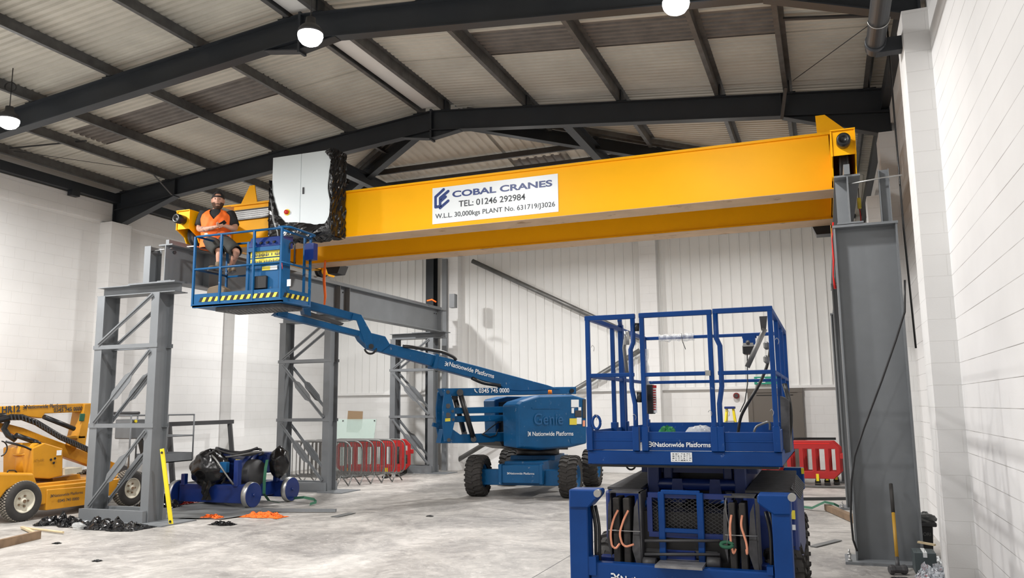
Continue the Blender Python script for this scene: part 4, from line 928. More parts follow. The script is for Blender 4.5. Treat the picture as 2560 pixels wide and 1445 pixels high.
b = MB(); b.bx(xb-.5, xb-.04, ya+.06, ya+.55, 1.28, 1.68); cpn = b.build('cage_control_box', M['grey'], Yl, .02)
c = P(338, 1053, X=xb-.03); MB().cyl(c, c+Vector((.03, 0, 0)), .03, n=12).build('stop_button', M['yel'], cpn)
MB().bar((xb-.2, ya+.45, 1.3), (xb-.2, ya+.7, .6), .12, .05).build('cage_mount', M['dgrey'], Yl)
MB().tube([(xa, ya+.2, zt_+.05), (xb, ya+.2, zt_+.05)], .03, 8).build('padding_tube', M['dgrey'], Yl)
# ================================================================== BLUE SCISSOR LIFT (nearest)
SY = 6.8
sl = thing('scissor_lift', 'royal blue scissor lift with raised guard rails, nearest machine to the camera', 'scissor lift', (-1.15, 8.0, 0))
def zy(px, py, Y=SY): return P(px, py, Y=Y).z
def xy(px, py, Y=SY): return P(px, py, Y=Y).x
BK = 9.15
# deck
x0, x1 = xy(1470, 1140), xy(1955, 1140); zd0, zd1 = zy(1700, 1164), zy(1700, 1128)
b = MB(); b.bx(x0, x1, SY, SY+.05, zd0, zd1); b.bx(x0, x0+.04, SY, BK, zd0, zd1); b.bx(x1-.04, x1, SY, BK, zd0, zd1); b.bx(x0, x1, BK-.05, BK, zd0, zd1); dk = b.build('deck_frame', M['blue2'], sl, .008)
MB().bx(x0+.04, x1-.04, SY+.05, BK-.05, zd1-.05, zd1-.015).build('deck_plate', M['ally'], sl)
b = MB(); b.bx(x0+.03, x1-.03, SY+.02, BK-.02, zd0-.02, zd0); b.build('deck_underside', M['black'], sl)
pl = MB(); RB(pl, 1677, 1131, 1730, 1155, SY-.004, .004); po = pl.build('load_plate', M['white'], dk)
b = MB(); random.seed(5)
for i in range(7):
    for j in range(4):
        x = 1681+i*7; y = 1134+j*5.2; RB(b, x, y, x+random.uniform(2, 5.5), y+random.uniform(.8, 2.4), SY-.006, .002)
b.build('plate_drawing', M['ink'], po)
# toe boards (three front panels, sides, back)
def toe(nm, pxa, pxb, py0, py1, Y=SY): b = MB(); RB(b, pxa, py0, pxb, py1, Y, .02); RB(b, pxa, (py0+py1)/2-4, pxb, (py0+py1)/2+2, Y-.004, .006); return b.build(nm, M['blue2'], sl, .003)
toe('toe_board', 1480, 1592, 1078, 1124); gt = toe('gate_board', 1612, 1790, 1080, 1127); toe('toe_board', 1812, 1940, 1081, 1129)
a = P(1623, 1117, Y=SY-.005); c = P(1782, 1117, Y=SY-.005)
logo('decal', a, (1, 0, 0), (0, 0, 1), .042, M['white'], gt); text('decal', 'Nationwide Platforms', (a.x+.046, SY-.006, a.z), (1, 0, 0), (0, 0, 1), c.x-a.x-.062, M['white'], gt, bold=.02)
zb0, zb1 = zd1, P(1700, 1056, Y=BK).z
b = MB(); b.bx(x0+.02, x1-.02, BK-.03, BK, zb0, zb1); b.build('toe_board', M['blue2'], sl)
for x in (x0+.01, x1-.02): b = MB(); b.bx(x, x+.01, SY+.03, BK, zb0, zb1-.02); b.build('toe_board', M['blue2'], sl)
tw = .038
def sq(nm, p, q, w=tw): return MB().bar(p, q, w).build(nm, M['blue2'], sl, .004)
def rail_frame(pxa, pxb, pyt, pym, kink=0):
    xa, xb = xy(pxa, 950), xy(pxb, 950); zt_ = zy((pxa+pxb)/2, pyt); zm_ = zy((pxa+pxb)/2, pym)
    if kink:
        s = kink; xk = xa if s < 0 else xb; zk1 = zt_-.22; zk2 = zy(1700, 1010)
        MB().tube([(xk, SY, zt_), (xk, SY, zk1), (xk+.025*-s, SY, zk1-.06), (xk+.025*-s, SY, zk2+.14), (xk, SY, zk2), (xk, SY, zd1)], tw*.55, 8).build('rail_post', M['blue2'], sl)
        sq('rail_post', ((xb if s < 0 else xa), SY, zd1), ((xb if s < 0 else xa), SY, zt_))
    else:
        for x in (xa, xb): sq('rail_post', (x, SY, zd1), (x, SY, zt_))
    sq('top_rail', (xa-tw/2-.003, SY, zt_+.005), (xb+tw/2+.003, SY, zt_+.005), .042); sq('mid_rail', (xa, SY, zm_), (xb, SY, zm_), .033)
    for x in (xa, xb):
        MB().bx(x-.027, x+.027, SY-.026, SY+.026, zd1, zd1+.2).build('post_socket', M['blue2'], sl, .004)
    return xa, xb, zt_
A1 = rail_frame(1472, 1586, 795, 938, 1); A2 = rail_frame(1609, 1780, 786, 935); A3 = rail_frame(1796, 1934, 776, 931, -1)
ztp = A2[2]; zmd = zy(1700, 935)
# side and back rails
xl_, xr_ = x0+.03, x1-.03
for x in (xl_, xr_):
    sq('top_rail', (x, SY+.03, ztp+.004), (x, BK, ztp+.004), .04); sq('mid_rail', (x, SY+.03, zmd), (x, BK, zmd), .033)
    for y in (SY+.85, SY+1.3, BK) if x == xl_ else (SY+.8, SY+1.6, BK):
        sq('rail_post', (x, y, zd1), (x, y, ztp)); MB().bx(x-.03, x+.03, y-.035, y+.035, zd1, zd1+.22).build('post_socket', M['blue2'], sl, .004)
sq('top_rail', (xl_+.02, BK, ztp), (xr_-.02, BK, ztp), .036); sq('mid_rail', (xl_, BK, zmd), (xr_, BK, zmd), .034)
# inner gate and swung bar on the left
b = MB(); g0 = P(1551, 812, Y=8.0); g1 = P(1560, 1075, Y=8.0); b.bar((g0.x, 8.0, g0.z), (g0.x, 8.0, zd1), .05); b.bar((g0.x, 8.0, g0.z), (g0.x+.16, 7.3, g0.z-.02), .04); b.build('gate_frame', M['blue2'], sl, .004)
MB().tube([P(1566, 828, Y=7.8), P(1560, 870, Y=7.8), P(1568, 935, Y=7.8)], .018, 8).build('gate_strut', M['galv'], sl)
MB().tube([P(1566, 828, Y=7.75), P(1567, 862, Y=7.75)], .026, 10).build('latch', M['steel2'], sl)
MB().tube([P(1592, 808, Y=SY), P(1592, 828, Y=SY)], .02, 8).build('hinge_pin', M['black'], sl); MB().tube([P(1598, 980, Y=SY), P(1598, 1006, Y=SY)], .022, 8).build('hinge_pin', M['black'], sl)
b = MB(); RB(b, 1763, 926, 1776, 939, SY-.03, .03); b.build('gate_latch', M['steel2'], sl)
MB().tube(arc(P(1491, 1056, Y=SY-.02), .055, 0, 2*PI, 20, (.62, 0, 0), (0, 0, 1)), .012, 8).build('lifting_eye', M['blue2'], sl)
# control box, document box, lamp bracket
bb_ = MB(); RB(bb_, 1857, 836, 1888, 862, 8.9, .03); RB(bb_, 1855, 835, 1890, 845, 8.95, .08); bb_.build('control_bracket', M['blue2'], sl)
b = MB(); RB(b, 1856, 862, 1886, 885, 8.75, .2); cbx = b.build('control_box', M['black'], sl, .01)
b = MB(); RB(b, 1857, 857, 1883, 866, 8.74, .01); b.build('control_panel_face', M['steel2'], cbx)
b = MB(); c = P(1870, 859, Y=8.74); b.lathe([(.0, .03), (.02, .03), (.02, 0)], c, (0, -.7, .7), 14); b.build('stop_button', M['dgrey'], cbx)
b = MB(); RB(b, 1616, 961, 1632, 1035, 7.0, .12); dbx = b.build('document_box', M['black'], sl, .008)
b = MB(); RB(b, 1630, 963, 1641, 1032, 7.02, .01); nb = b.build('notice_strip', M['white'], dbx)
b = MB(); RB(b, 1630, 963, 1641, 970, 7.015, .004); [RB(b, 1631.5, 974+i*6, 1639.5, 977+i*6, 7.015, .003) for i in range(9)]; b.build('notice_print', M['redp'], nb)
b = MB(); b.prism([P(1898, 791, Y=7.3), P(1918, 790, Y=7.3), P(1914, 830, Y=7.3), P(1903, 826, Y=7.3)], (0, .02, 0)); b.build('lamp_shield', M['dgrey'], sl)
MB().tube([P(1912, 822, Y=7.3), P(1868, 918, Y=7.3)], .022, 12).build('grey_prop', M['galv'], sl)
for py in (865, 900): b = MB(); RB(b, 1908, py-12, 1922, py+8, 7.6, .1); b.build('socket_outlet', M['galv'], sl, .015)
MB().tube(rounded([P(1928, 850, Y=7.7), P(1922, 905, Y=7.7), P(1900, 960, Y=7.7), P(1868, 1010, Y=7.7), P(1850, 1045, Y=7.8), P(1845, 1085, Y=7.8)], .2), .014, 8).build('supply_cable', M['black'], sl)
MB().tube([P(1868, 885, Y=8.8), P(1869, 960, Y=8.8), P(1862, 1005, Y=8.8), P(1850, 1030, Y=8.8)], .006, 6).build('control_cable', M['black'], sl)
MB().tube(rounded([P(1885, 1080, Y=7.4), P(1890, 1066, Y=7.4), P(1925, 1052, Y=7.4), P(1925, 1075, Y=7.4)], .05), .01, 8).build('bent_hook', M['galv'], sl)
MB().tube(arc(P(1577, 1162, Y=SY+.1), .04, PI, 2*PI, 10, (1, 0, 0), (0, 0, 1)), .008, 8).build('hose_loop', M['black'], sl)
for px, py in ((1478, 868), (1485, 1040), (1771, 1030), (1815, 1030), (1582, 1040), (1925, 1028), (1938, 850)):
    c = P(px, py, Y=SY-.03); MB().tube(rounded([c, c+Vector((.012, -.01, .02)), c+Vector((.03, 0, -.005)), c+Vector((.02, 0, -.035))], .015), .0022, 5).build('locking_pin', M['steel2'], sl)
b = MB(); hoses = [[P(1958+i*3, 960, Y=7.5), P(1972+i*3, 1010, Y=7.4), P(1976+i*2, 1070, Y=7.4), P(1962+i*2, 1130, Y=7.5)] for i in range(3)]
for h in hoses: MB().tube(rounded(h, .2), .012, 6).build('side_hose', M['black'], sl)
b = MB(); b.prism([P(1950, 990, Y=7.3), P(1972, 1000, Y=7.3), P(1976, 1130, Y=7.3), P(1955, 1135, Y=7.3)], (0, .5, 0)); b.build('hose_guard', M['padg'], sl)
# scissor pack
b = MB(); zt_ = zd0-.02
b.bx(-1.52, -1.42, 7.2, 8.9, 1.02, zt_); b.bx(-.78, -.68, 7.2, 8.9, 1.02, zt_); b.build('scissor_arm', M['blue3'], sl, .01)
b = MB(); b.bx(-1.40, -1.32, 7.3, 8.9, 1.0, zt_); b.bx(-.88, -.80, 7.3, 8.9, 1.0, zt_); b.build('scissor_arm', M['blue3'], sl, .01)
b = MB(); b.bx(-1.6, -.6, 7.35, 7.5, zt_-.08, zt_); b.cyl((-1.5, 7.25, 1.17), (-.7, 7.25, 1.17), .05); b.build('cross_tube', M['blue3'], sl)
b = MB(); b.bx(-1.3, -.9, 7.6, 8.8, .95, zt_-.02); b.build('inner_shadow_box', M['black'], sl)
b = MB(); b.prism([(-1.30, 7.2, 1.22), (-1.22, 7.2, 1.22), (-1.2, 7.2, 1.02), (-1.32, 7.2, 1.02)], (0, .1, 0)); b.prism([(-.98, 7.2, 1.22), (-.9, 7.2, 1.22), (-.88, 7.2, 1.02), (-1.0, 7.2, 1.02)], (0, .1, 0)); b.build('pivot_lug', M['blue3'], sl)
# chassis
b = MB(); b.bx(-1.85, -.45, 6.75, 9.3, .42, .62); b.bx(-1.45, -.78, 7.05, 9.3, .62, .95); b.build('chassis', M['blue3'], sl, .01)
# side covers with black tops
def cover(xa, xb, y0, y1, z, nm):
    b = MB(); b.bx(xa, xb, y0, y1, .52, z-.03); o = b.build(nm, M['blue3'], sl, .03, 2)
    b = MB(); b.prism([(xa+.02, y0+.02, z-.03), (xb-.02, y0+.02, z-.03), (xb-.05, y1-.05, z+.03), (xa+.05, y1-.05, z+.03)], (0, 0, .02)); b.build('cover_top', M['padg'], o)
    return o
zc = zy(1560, 1216, 7.0)
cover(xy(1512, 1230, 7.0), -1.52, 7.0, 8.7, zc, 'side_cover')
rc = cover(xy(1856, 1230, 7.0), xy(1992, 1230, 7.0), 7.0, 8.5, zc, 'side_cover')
b = MB(); xa, xb = xy(1856, 1230, 7.0), xy(1992, 1230, 7.0)
for i in range(9): y = 7.1+i*.15; b.prism([(xb-.05, y, zc+.01), (xb+.02, y, zc-.08), (xb+.02, y+.1, zc-.08), (xb-.05, y+.1, zc+.012)], (.004, 0, .004))
b.build('vent_slots', M['dgrey'], rc)
for (a0, a1, b0, b1), m in (((1977, 1276, 1988, 1298), 'hazy'), ((1977, 1312, 1989, 1325), 'white')):
    b = MB(); RB(b, a0, a1, b0, b1, 6.99, .006); b.build('warning_sticker', M[m], rc)
b = MB(); b.bx(xy(1960, 1180, 8.9), xy(2010, 1180, 8.9), 8.8, 8.95, P(1980, 1196, Y=8.9).z-.1, P(1980, 1168, Y=8.9).z); b.build('rear_stabiliser_box', M['blue2'], sl, .01)
b = MB(); b.bx(xy(2004, 1180, 8.9), xy(2011, 1180, 8.9), 8.79, 8.81, P(1980, 1182, Y=8.9).z, P(1980, 1168, Y=8.9).z); b.build('reflector', M['yel'], sl)
# front outriggers
FY = 6.45
for sgn, pa, pb, hd in ((-1, 1424, 1470, [(1422, 1223), (1496, 1225), (1497, 1238), (1470, 1270), (1422, 1270)]), (1, 1932, 1980, [(1893, 1236), (1976, 1238), (1978, 1288), (1935, 1288), (1893, 1258)])):
    b = MB(); a = P((pa+pb)/2, 1265, Y=FY); l, r = xy(pa, 1350, FY), xy(pb, 1350, FY)
    b.bx(l, r, FY, FY+.16, .12, a.z); o = b.build('outrigger_leg', M['blue2'], sl, .008)
    b = MB(); b.prism([P(x, y, Y=FY-.02) for x, y in hd], (0, .2, 0)); b.build('outrigger_head', M['blue2'], o, .01)
    b = MB(); b.lathe([(0, 0), (.15, 0), (.16, .03), (.06, .06), (.04, .14)], ((l+r)/2, FY+.08, 0), (0, 0, 1), 20); b.build('foot_pad', M['dgrey'], o)
    c = P(1495 if sgn < 0 else 1980, 1233 if sgn < 0 else 1243, Y=FY); MB().cyl(c+Vector((0, -.03, 0)), c+Vector((0, .02, 0)), .03, n=14).build('pivot_pin', M['steel2'], o)
    xh = xy(1480, 1300, FY+.1) if sgn < 0 else xy(1920, 1300, FY+.3)
    for i in range(2): MB().tube(rounded([(xh+i*.03, FY+.1, 1.05), (xh+.03+i*.03, FY+.1, .9), (xh+.02+i*.03, FY+.12, .6), (xh+.05*-sgn, FY+.2, .45)], .1), .014, 8).build('hydraulic_hose', M['black'], o)
    b = MB(); q0, q1 = (1470, 1490) if sgn < 0 else (1917, 1933)
    RB(b, q0, 1392 if sgn < 0 else 1418, q1, 1438, FY+.008, .09); b.build('leg_lug', M['blue2'], o)
# front bumper, step and ladder
zbt = zy(1700, 1420, FY); zb_b = .28
b = MB(); b.bx(xy(1474, 1430, FY), xy(1935, 1430, FY), FY+.02, FY+.12, zb_b, zbt); bp = b.build('front_bumper', M['blue2'], sl, .012)
logo('decal', P(1528, 1456, Y=FY+.01), (1, 0, 0), (0, 0, 1), .07, M['white'], bp); a = P(1552, 1456, Y=FY+.012)
text('decal', 'Nationwide Platforms', a, (1, 0, 0), (0, 0, 1), .62, M['white'], bp, bold=.02)
b = MB(); b.bx(xy(1640, 1420, FY), xy(1758, 1420, FY), FY-.05, FY+.25, zbt, zbt+.02); b.build('step_tread', M['ally'], sl)
ly = FY+.2; lx0, lx1 = xy(1655, 1300, ly), xy(1752, 1300, ly); lz = zy(1700, 1231, ly)
b = MB(); b.bar((lx0, ly, zbt), (lx0, ly, lz), .04, .05); b.bar((lx1, ly, zbt), (lx1, ly, lz), .042, .05); b.build('ladder_stile', M['blue2'], sl, .005)
for py in (1231, 1327): z = zy(1700, py, ly); MB().bar((lx0, ly, z), (lx1, ly, z), .034, .034).build('ladder_rung', M['blue2'], sl, .005)
# expanded mesh guard
gx0, gx1, gz0, gz1, gyy = xy(1632, 1300, 6.68), xy(1822, 1300, 6.68), zy(1720, 1332, 6.68), zy(1720, 1246, 6.68), 6.68
b = MB(); n_ = 13
for s in (1, -1):
    for i in range(-6, n_+6):
        xa_ = gx0+(gx1-gx0)*i/n_; dz = gz1-gz0; dx = dz*1.6*s
        pts = []
        x_a, z_a, x_b, z_b = xa_, gz0, xa_+dx, gz1
        def clipx(xa, za, xb, zb, lim, lo):
            if (lo and xa < lim) or (not lo and xa > lim): t = (lim-xa)/(xb-xa) if xb != xa else 2; return (lim, za+(zb-za)*t, t)
            return (xa, za, 0)
        t0, t1 = 0, 1
        if dx > 0: t0 = max(0, (gx0-x_a)/dx); t1 = min(1, (gx1-x_a)/dx)
        else: t0 = max(0, (gx1-x_a)/dx); t1 = min(1, (gx0-x_a)/dx)
        if t1-t0 > .02: b.bar((x_a+dx*t0, gyy, gz0+dz*t0), (x_a+dx*t1, gyy, gz0+dz*t1), .003, .004)
b.build('mesh_guard', M['dgrey'], sl)
b = MB(); 
for z in (gz0-.02, gz1+.02): b.bx(gx0-.03, gx1+.03, gyy-.02, gyy+.02, z-.02, z+.02)
for x in (gx0-.02, gx1+.02): b.bx(x-.02, x+.02, gyy-.02, gyy+.02, gz0, gz1)
b.build('guard_frame', M['blue3'], sl)
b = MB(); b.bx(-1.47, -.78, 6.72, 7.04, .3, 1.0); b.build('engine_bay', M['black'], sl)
b = MB(); RB(b, 1610, 1376, 1800, 1400, 6.7, .12); b.build('axle_tube', M['dgrey'], sl, .02)
for x in (1625, 1785): b = MB(); c = P(x, 1408, Y=6.6); b.cyl(c+Vector((-.05, 0, 0)), c+Vector((.05, 0, 0)), .045, n=12); b.build('ball_joint', M['dgrey'], sl)
for xx in (1668, 1770): b = MB(); RB(b, xx, 1342, xx+18, 1368, 6.75, .06); b.build('hydraulic_valve', M['blue3'], sl)
for sx in (1607, 1826):
    a_ = P(sx, 1262, Y=6.8); MB().tube(rounded([P(sx+(22 if sx < 1700 else -22), 1250, Y=6.8), a_, P(sx, 1330, Y=6.8), P(sx, 1362, Y=6.8)], .08), .022, 10).build('guard_tube', M['blue2'], sl)
for py in (1352, 1386): MB().tube([P(1612, py, Y=6.6), P(1800, py, Y=6.6)], .012, 8).build('cross_rod', M['dgrey'], sl)
b = MB(); RB(b, 1650, 1376, 1740, 1412, 6.69, .03); b.build('axle_guard', M['blue3'], sl, .01)
# spreader pads carried upright in two racks
for i, (pa, pb, pt, pb_, sk) in enumerate(((1524, 1602, 1228, 1421, 1), (1812, 1893, 1240, 1432, -1))):
    yk = 6.62
    xa, xb = xy(pa, 1300, yk), xy(pb, 1300, yk); za, zb_2 = zy(pa, pt, yk), zy(pa, pb_, yk)
    b = MB(); b.bx(xa, xb+.01, yk, yk+.22, za-.012, za); b.bx(xb-.012, xb+.004, yk, yk+.22, zb_2, za); b.bx(xa-.004, xa+.004, yk+.04, yk+.22, zb_2+.1, za-.02)
    b.prism([(xb-.05, yk-.01, za-.12), (xb-.02, yk-.01, za-.05), (xb-.004, yk-.01, zb_2), (xb-.03, yk-.01, zb_2), (xb-.075, yk-.01, zb_2+.16)], (0, .008, 0))
    b.prism([(xa-.006, yk-.01, za-.1), (xa+.02, yk-.01, za-.05), (xa+.012, yk-.01, zb_2+.08), (xa-.02, yk-.01, zb_2+.22)], (0, .008, 0)); rk = b.build('pad_rack', M['padg'], sl)
    w = (xb-xa)
    for k_ in range(2):
        xx = xa+w*(.13+.33*k_); pd = tag(MB().bx(xx, xx+w*.2, yk-.02, yk+.2, zb_2+.02, za-.05).build('spreader_pad', M['rubber'], None, .006),
            ['outer black spreader pad in the left rack of the scissor lift', 'inner black spreader pad in the left rack of the scissor lift', 'inner black spreader pad in the right rack of the scissor lift', 'outer black spreader pad in the right rack of the scissor lift'][i*2+k_], 'pad', 'outrigger spreader pads')
        c = Vector((xx+w*.1, yk-.03, (za+zb_2)/2+.1)); 
        if i == 0: pts = [c+Vector((.02, 0, .06)), c+Vector((-.01, -.03, 0)), c+Vector((-.04-.01*k_, -.04, -.12)), c+Vector((-.03, -.03, -.22+.02*k_)), c+Vector((0, -.03, -.24+.02*k_)), c+Vector((.03+.03*k_, -.01, -.2))]
        else: pts = [c+Vector((0, 0, .05)), c+Vector((-.012+.0*k_, -.03, -.02)), c+Vector((-.012+.04*k_, -.03, -.16)), c+Vector((.005+.02*k_, -.03, -.24)), c+Vector((.02, -.01, -.2))]
        MB().tube(rounded(pts, .06), .009, 8).build('rope_handle', M['rope'], pd)
    MB().tube([(xa, yk-.035, (za+zb_2)/2), (xb, yk-.035, (za+zb_2)/2)], .004, 6).build('retaining_wire', M['steel2'], rk)
tag(MB().tube(arc(P(1817, 1362, Y=6.55), .045, 0, 2*PI, 14, (1, 0, 0), (0, .2, .4)), .014, 6).build('green_tie', M['green'], None), 'tangled green strap end hanging by the right pad rack', 'strap')
MB().tube([P(1815, 1245, Y=6.5), P(1813, 1270, Y=6.5), P(1822, 1310, Y=6.5), P(1820, 1345, Y=6.5), P(1817, 1360, Y=6.5)], .003, 5).build('wire_loop', M['galv'], sl)
# wheels
for x, y, w in ((-1.78, 7.15, .28), (-.42, 7.15, .28), (-1.78, 9.0, .28), (-.42, 9.0, .28)):
    ax = Vector((1, .12 if y < 8 else 0, 0)).normalized(); b = MB(); tyre(b, (x, y, .38), ax, .38, w, 20, lw=.05); w_ = b.build('wheel', M['rubber'], sl)
    b = MB(); rim(b, (x, y, .38), ax, .38, w, 1 if x > -1 else -1); b.build('rim', M['blue2'], w_)
# things left on the platform
c = P(1667, 1068, Y=7.7); b = MB()
random.seed(11)
def blob(mb, c, r, amp, n=18, m=11, flat=None):
    c = Vector(c); v = []
    for i in range(m+1):
        t = PI*i/m
        for j in range(n):
            k_ = 1+random.uniform(-amp, amp); q = Vector((math.sin(t)*math.cos(2*PI*j/n)*r[0], math.sin(t)*math.sin(2*PI*j/n)*r[1], math.cos(t)*r[2]))*k_
            p = c+q
            if flat is not None and p.z < flat: p.z = flat+random.uniform(0, .003)
            v.append(p)
    return mb.add(v, [(i*n+j, (i+1)*n+j, (i+1)*n+(j+1) % n, i*n+(j+1) % n) for i in range(m) for j in range(n)], False)
blob(b, (c.x, 7.7, zd1+.06), (.09, .1, .12), .14, flat=zd1-.012); o = b.build('plastic_bag', M['greenp']); tag(o, 'knotted green plastic bag lying on the scissor lift deck', 'bag')
b = MB(); c = P(1750, 1070, Y=7.7); blob(b, (c.x, 7.7, zd1+.05), (.17, .16, .13), .12, flat=zd1-.012); tag(b.build('plastic_bag', M['polythene']), 'clear plastic bag lying on the scissor lift deck behind the middle gate', 'bag')
b = MB(); xa_, xb_2 = P(1648, 847, Y=BK).x, P(1735, 842, Y=BK).x
v = []
for i in range(15):
    for j in range(8):
        a = 2*PI*j/8; rr = random.uniform(.03, .055); v.append((xa_+(xb_2-xa_)*i/14, BK+math.cos(a)*rr, ztp+math.sin(a)*rr))
b.add(v, [(i*8+j, (i+1)*8+j, (i+1)*8+(j+1) % 8, i*8+(j+1) % 8) for i in range(14) for j in range(8)]); o = b.build('plastic_sleeve', M['polythene']); tag(o, 'crumpled clear plastic tied around the rear top rail of the scissor lift', 'wrapping')
MB().tube([(xa_+.26, BK-.05, ztp+.04), (xa_+.27, BK-.06, ztp-.05), (xa_+.3, BK-.05, ztp-.14)], .004, 5).build('cable_tie', M['black'], o)
b = MB(); v = []
for i in range(9):
    for j in range(8):
        a = 2*PI*j/8; rr = random.uniform(.03, .06); v.append((xl_+.0+math.cos(a)*rr, BK-.02+math.sin(a)*rr, ztp-.12-.4*i/8))
b.add(v, [(i*8+j, (i+1)*8+j, (i+1)*8+(j+1) % 8, i*8+(j+1) % 8) for i in range(8) for j in range(8)]); tag(b.build('plastic_sleeve', M['polythene']), 'clear plastic bag tied down the rear left post of the scissor lift', 'wrapping')
# ================================================================== THE MAN
zr_m = zr
hp = Vector((P(541, 590, Y=11.34).x, 11.34, zr_m+.10))
F = Vector((.45, -.89, 0)).normalized(); Lf = Vector((-F.y, F.x, 0)); U = Vector((0, 0, 1))     # his left is to the right of the picture
def bp_(l, f, u): return hp+Lf*l+F*f+U*u
man = thing('person', 'person in orange vest and black cap sitting on the basket rail with a phone', 'person', tuple(hp-Vector((0, 0, .1))))
kR = P(549, 629, Y=10.98); kL = P(592, 629, Y=11.04); aR = P(547, 664, Y=11.0); aL = P(577, 668, Y=11.22)
nodes = [(hp+U*.0, .17), (bp_(0, .03, .17), .185), (bp_(0, .03, .33), .185), (bp_(0, .0, .46), .13), (bp_(0, .01, .53), .078), (bp_(0, .03, .60), .075),
         (bp_(-.11, .05, -.02), .105), (kR, .068), (kR.lerp(aR, .35), .062), (aR, .042),
         (bp_(.11, .05, -.02), .105), (kL, .068), (kL.lerp(aL, .35), .062), (aL, .042),
         (bp_(-.23, .0, .44), .085), (bp_(-.30, .05, .18), .065), (bp_(-.10, .27, .14), .05), (bp_(.06, .35, .16), .033),
         (bp_(.23, .0, .44), .085), (bp_(.34, .06, .20), .065), (bp_(.32, .24, .17), .05), (bp_(.22, .34, .19), .033)]
edges = [(0,1),(1,2),(2,3),(3,4),(4,5),(0,6),(6,7),(7,8),(8,9),(0,10),(10,11),(11,12),(12,13),(3,14),(14,15),(15,16),(16,17),(3,18),(18,19),(19,20),(20,21)]
def hand(wi, palm_dir, side, spread):
    base = nodes[wi][0]; d = palm_dir.normalized(); k0 = len(nodes)
    nodes.append((base+d*.05, .033)); edges.append((wi, k0)); pc = base+d*.05; s = spread.normalized()
    for i, (o_, ln) in enumerate(((-.03, .07), (-.01, .08), (.01, .076), (.03, .06))):
        p0 = pc+d*.045+s*o_; p1 = p0+d*ln*.5-side*.006; p2 = p1+d*ln*.3-side*.03
        j = len(nodes); nodes.extend([(p0, .0105), (p1, .0095), (p2, .008)]); edges.extend([(k0, j), (j, j+1), (j+1, j+2)])
    j = len(nodes); nodes.extend([(pc-s*.035+side*.0-d*.0, .012), (pc-s*.05+d*.045+side*.015, .010)]); edges.extend([(k0, j), (j, j+1)])
hand(17, Lf*.85+F*.25+U*.12, U*-1, F*1+U*-.4)
hand(21, Lf*-.6+F*.6+U*-.05, U*-1, F*-.6+U*.8)
def skinmesh(nodes, edges, sub=2):
    me = bpy.data.meshes.new('sk'); me.from_pydata([tuple(n_[0]) for n_ in nodes], edges, []); o = bpy.data.objects.new('sk', me); COL.objects.link(o)
    m1 = o.modifiers.new('s', 'SKIN'); m1.use_smooth_shade = True
    for v, n_ in zip(me.skin_vertices[0].data, nodes): v.radius = (n_[1], n_[1])
    me.skin_vertices[0].data[0].use_root = True
    m2 = o.modifiers.new('u', 'SUBSURF'); m2.levels = sub; m2.render_levels = sub
    dg = bpy.context.evaluated_depsgraph_get(); r = bpy.data.meshes.new_from_object(o.evaluated_get(dg)); bpy.data.objects.remove(o); return r
bm_ = skinmesh(nodes, edges)
b = MB(); b.add([v.co.copy() for v in bm_.vertices], [tuple(p.vertices) for p in bm_.polygons], True)
hc = bp_(.02, .07, .70); HF = Vector((.60, -.80, 0)).normalized(); HL = Vector((-HF.y, HF.x, 0))
def head_pt(t, a, off=0):
    """t polar from the crown, a azimuth from the face centre"""
    l, f, u = math.sin(t)*math.sin(a), math.sin(t)*math.cos(a), math.cos(t)
    rx, ry, rz = .080, .100, .128
    x, y, z = l*rx, f*ry, u*rz
    if u < 0: x *= 1-.12*u*u*1.4; y *= 1-.10*u*u
    g = lambda cx, cz, sx, sz: math.exp(-((x-cx)/sx)**2-((z-cz)/sz)**2) if f > 0 else 0
    y += .026*g(0, -.022, .013, .022)+.012*g(0, .005, .009, .03)-.012*g(.031, .012, .016, .013)-.012*g(-.031, .012, .016, .013)+.007*g(0, .036, .05, .012)+.008*g(0, -.060, .026, .009)-.006*g(0, -.048, .02, .006)+.012*g(0, -.1, .03, .02)
    k_ = (1+off/.1)*1.26
    return hc+HL*(x*k_)+HF*(y*k_)+U*(z*k_)
n1, n2 = 44, 32
b.add([head_pt(PI*i/n2, 2*PI*j/n1) for i in range(n2+1) for j in range(n1)], [(i*n1+j, (i+1)*n1+j, (i+1)*n1+(j+1) % n1, i*n1+(j+1) % n1) for i in range(n2) for j in range(n1)], True)
for s in (-1, 1):
    R3 = Matrix((( HL.x, HF.x, 0), (HL.y, HF.y, 0), (0, 0, 1))); b.ell(hc+HL*(.104*s)+HF*-.005+U*.0, (.014, .027, .042), 12, 8, R3)
body = b.build('body', M['skin'], man)
body.data.materials.append(M['tattoo'])
me = body.data; og = Vector(ORG[man.name])
e0, e1, e2 = nodes[15][0], nodes[16][0], nodes[17][0]
for p in me.polygons:
    c = p.center+og
    for a, q in ((e0, e1), (e1, e2), (kL.lerp(aL, .2), aL)):
        ab = q-a; t = (c-a).dot(ab)/ab.length_squared
        if 0 < t < 1 and (c-(a+ab*t)).length < .09: p.material_index = 1
for s in (-1, 1):
    c = hc+HL*(.039*s)+HF*.104+U*.015; MB().ell(c, (.013, .012, .008), 10, 6).build('eye', M['ink'], man)
def shell(name, m, t0, t1, a0, a1, off, n=40, k_=14, keep=lambda t, a: True):
    b = MB(); v = [head_pt(t0+(t1-t0)*i/k_, a0+(a1-a0)*j/n, off) for i in range(k_+1) for j in range(n+1)]
    fs = [(i*(n+1)+j, (i+1)*(n+1)+j, (i+1)*(n+1)+j+1, i*(n+1)+j+1) for i in range(k_) for j in range(n) if keep(t0+(t1-t0)*(i+.5)/k_, a0+(a1-a0)*(j+.5)/n)]
    b.add(v, fs, True); return b.build(name, m, man)
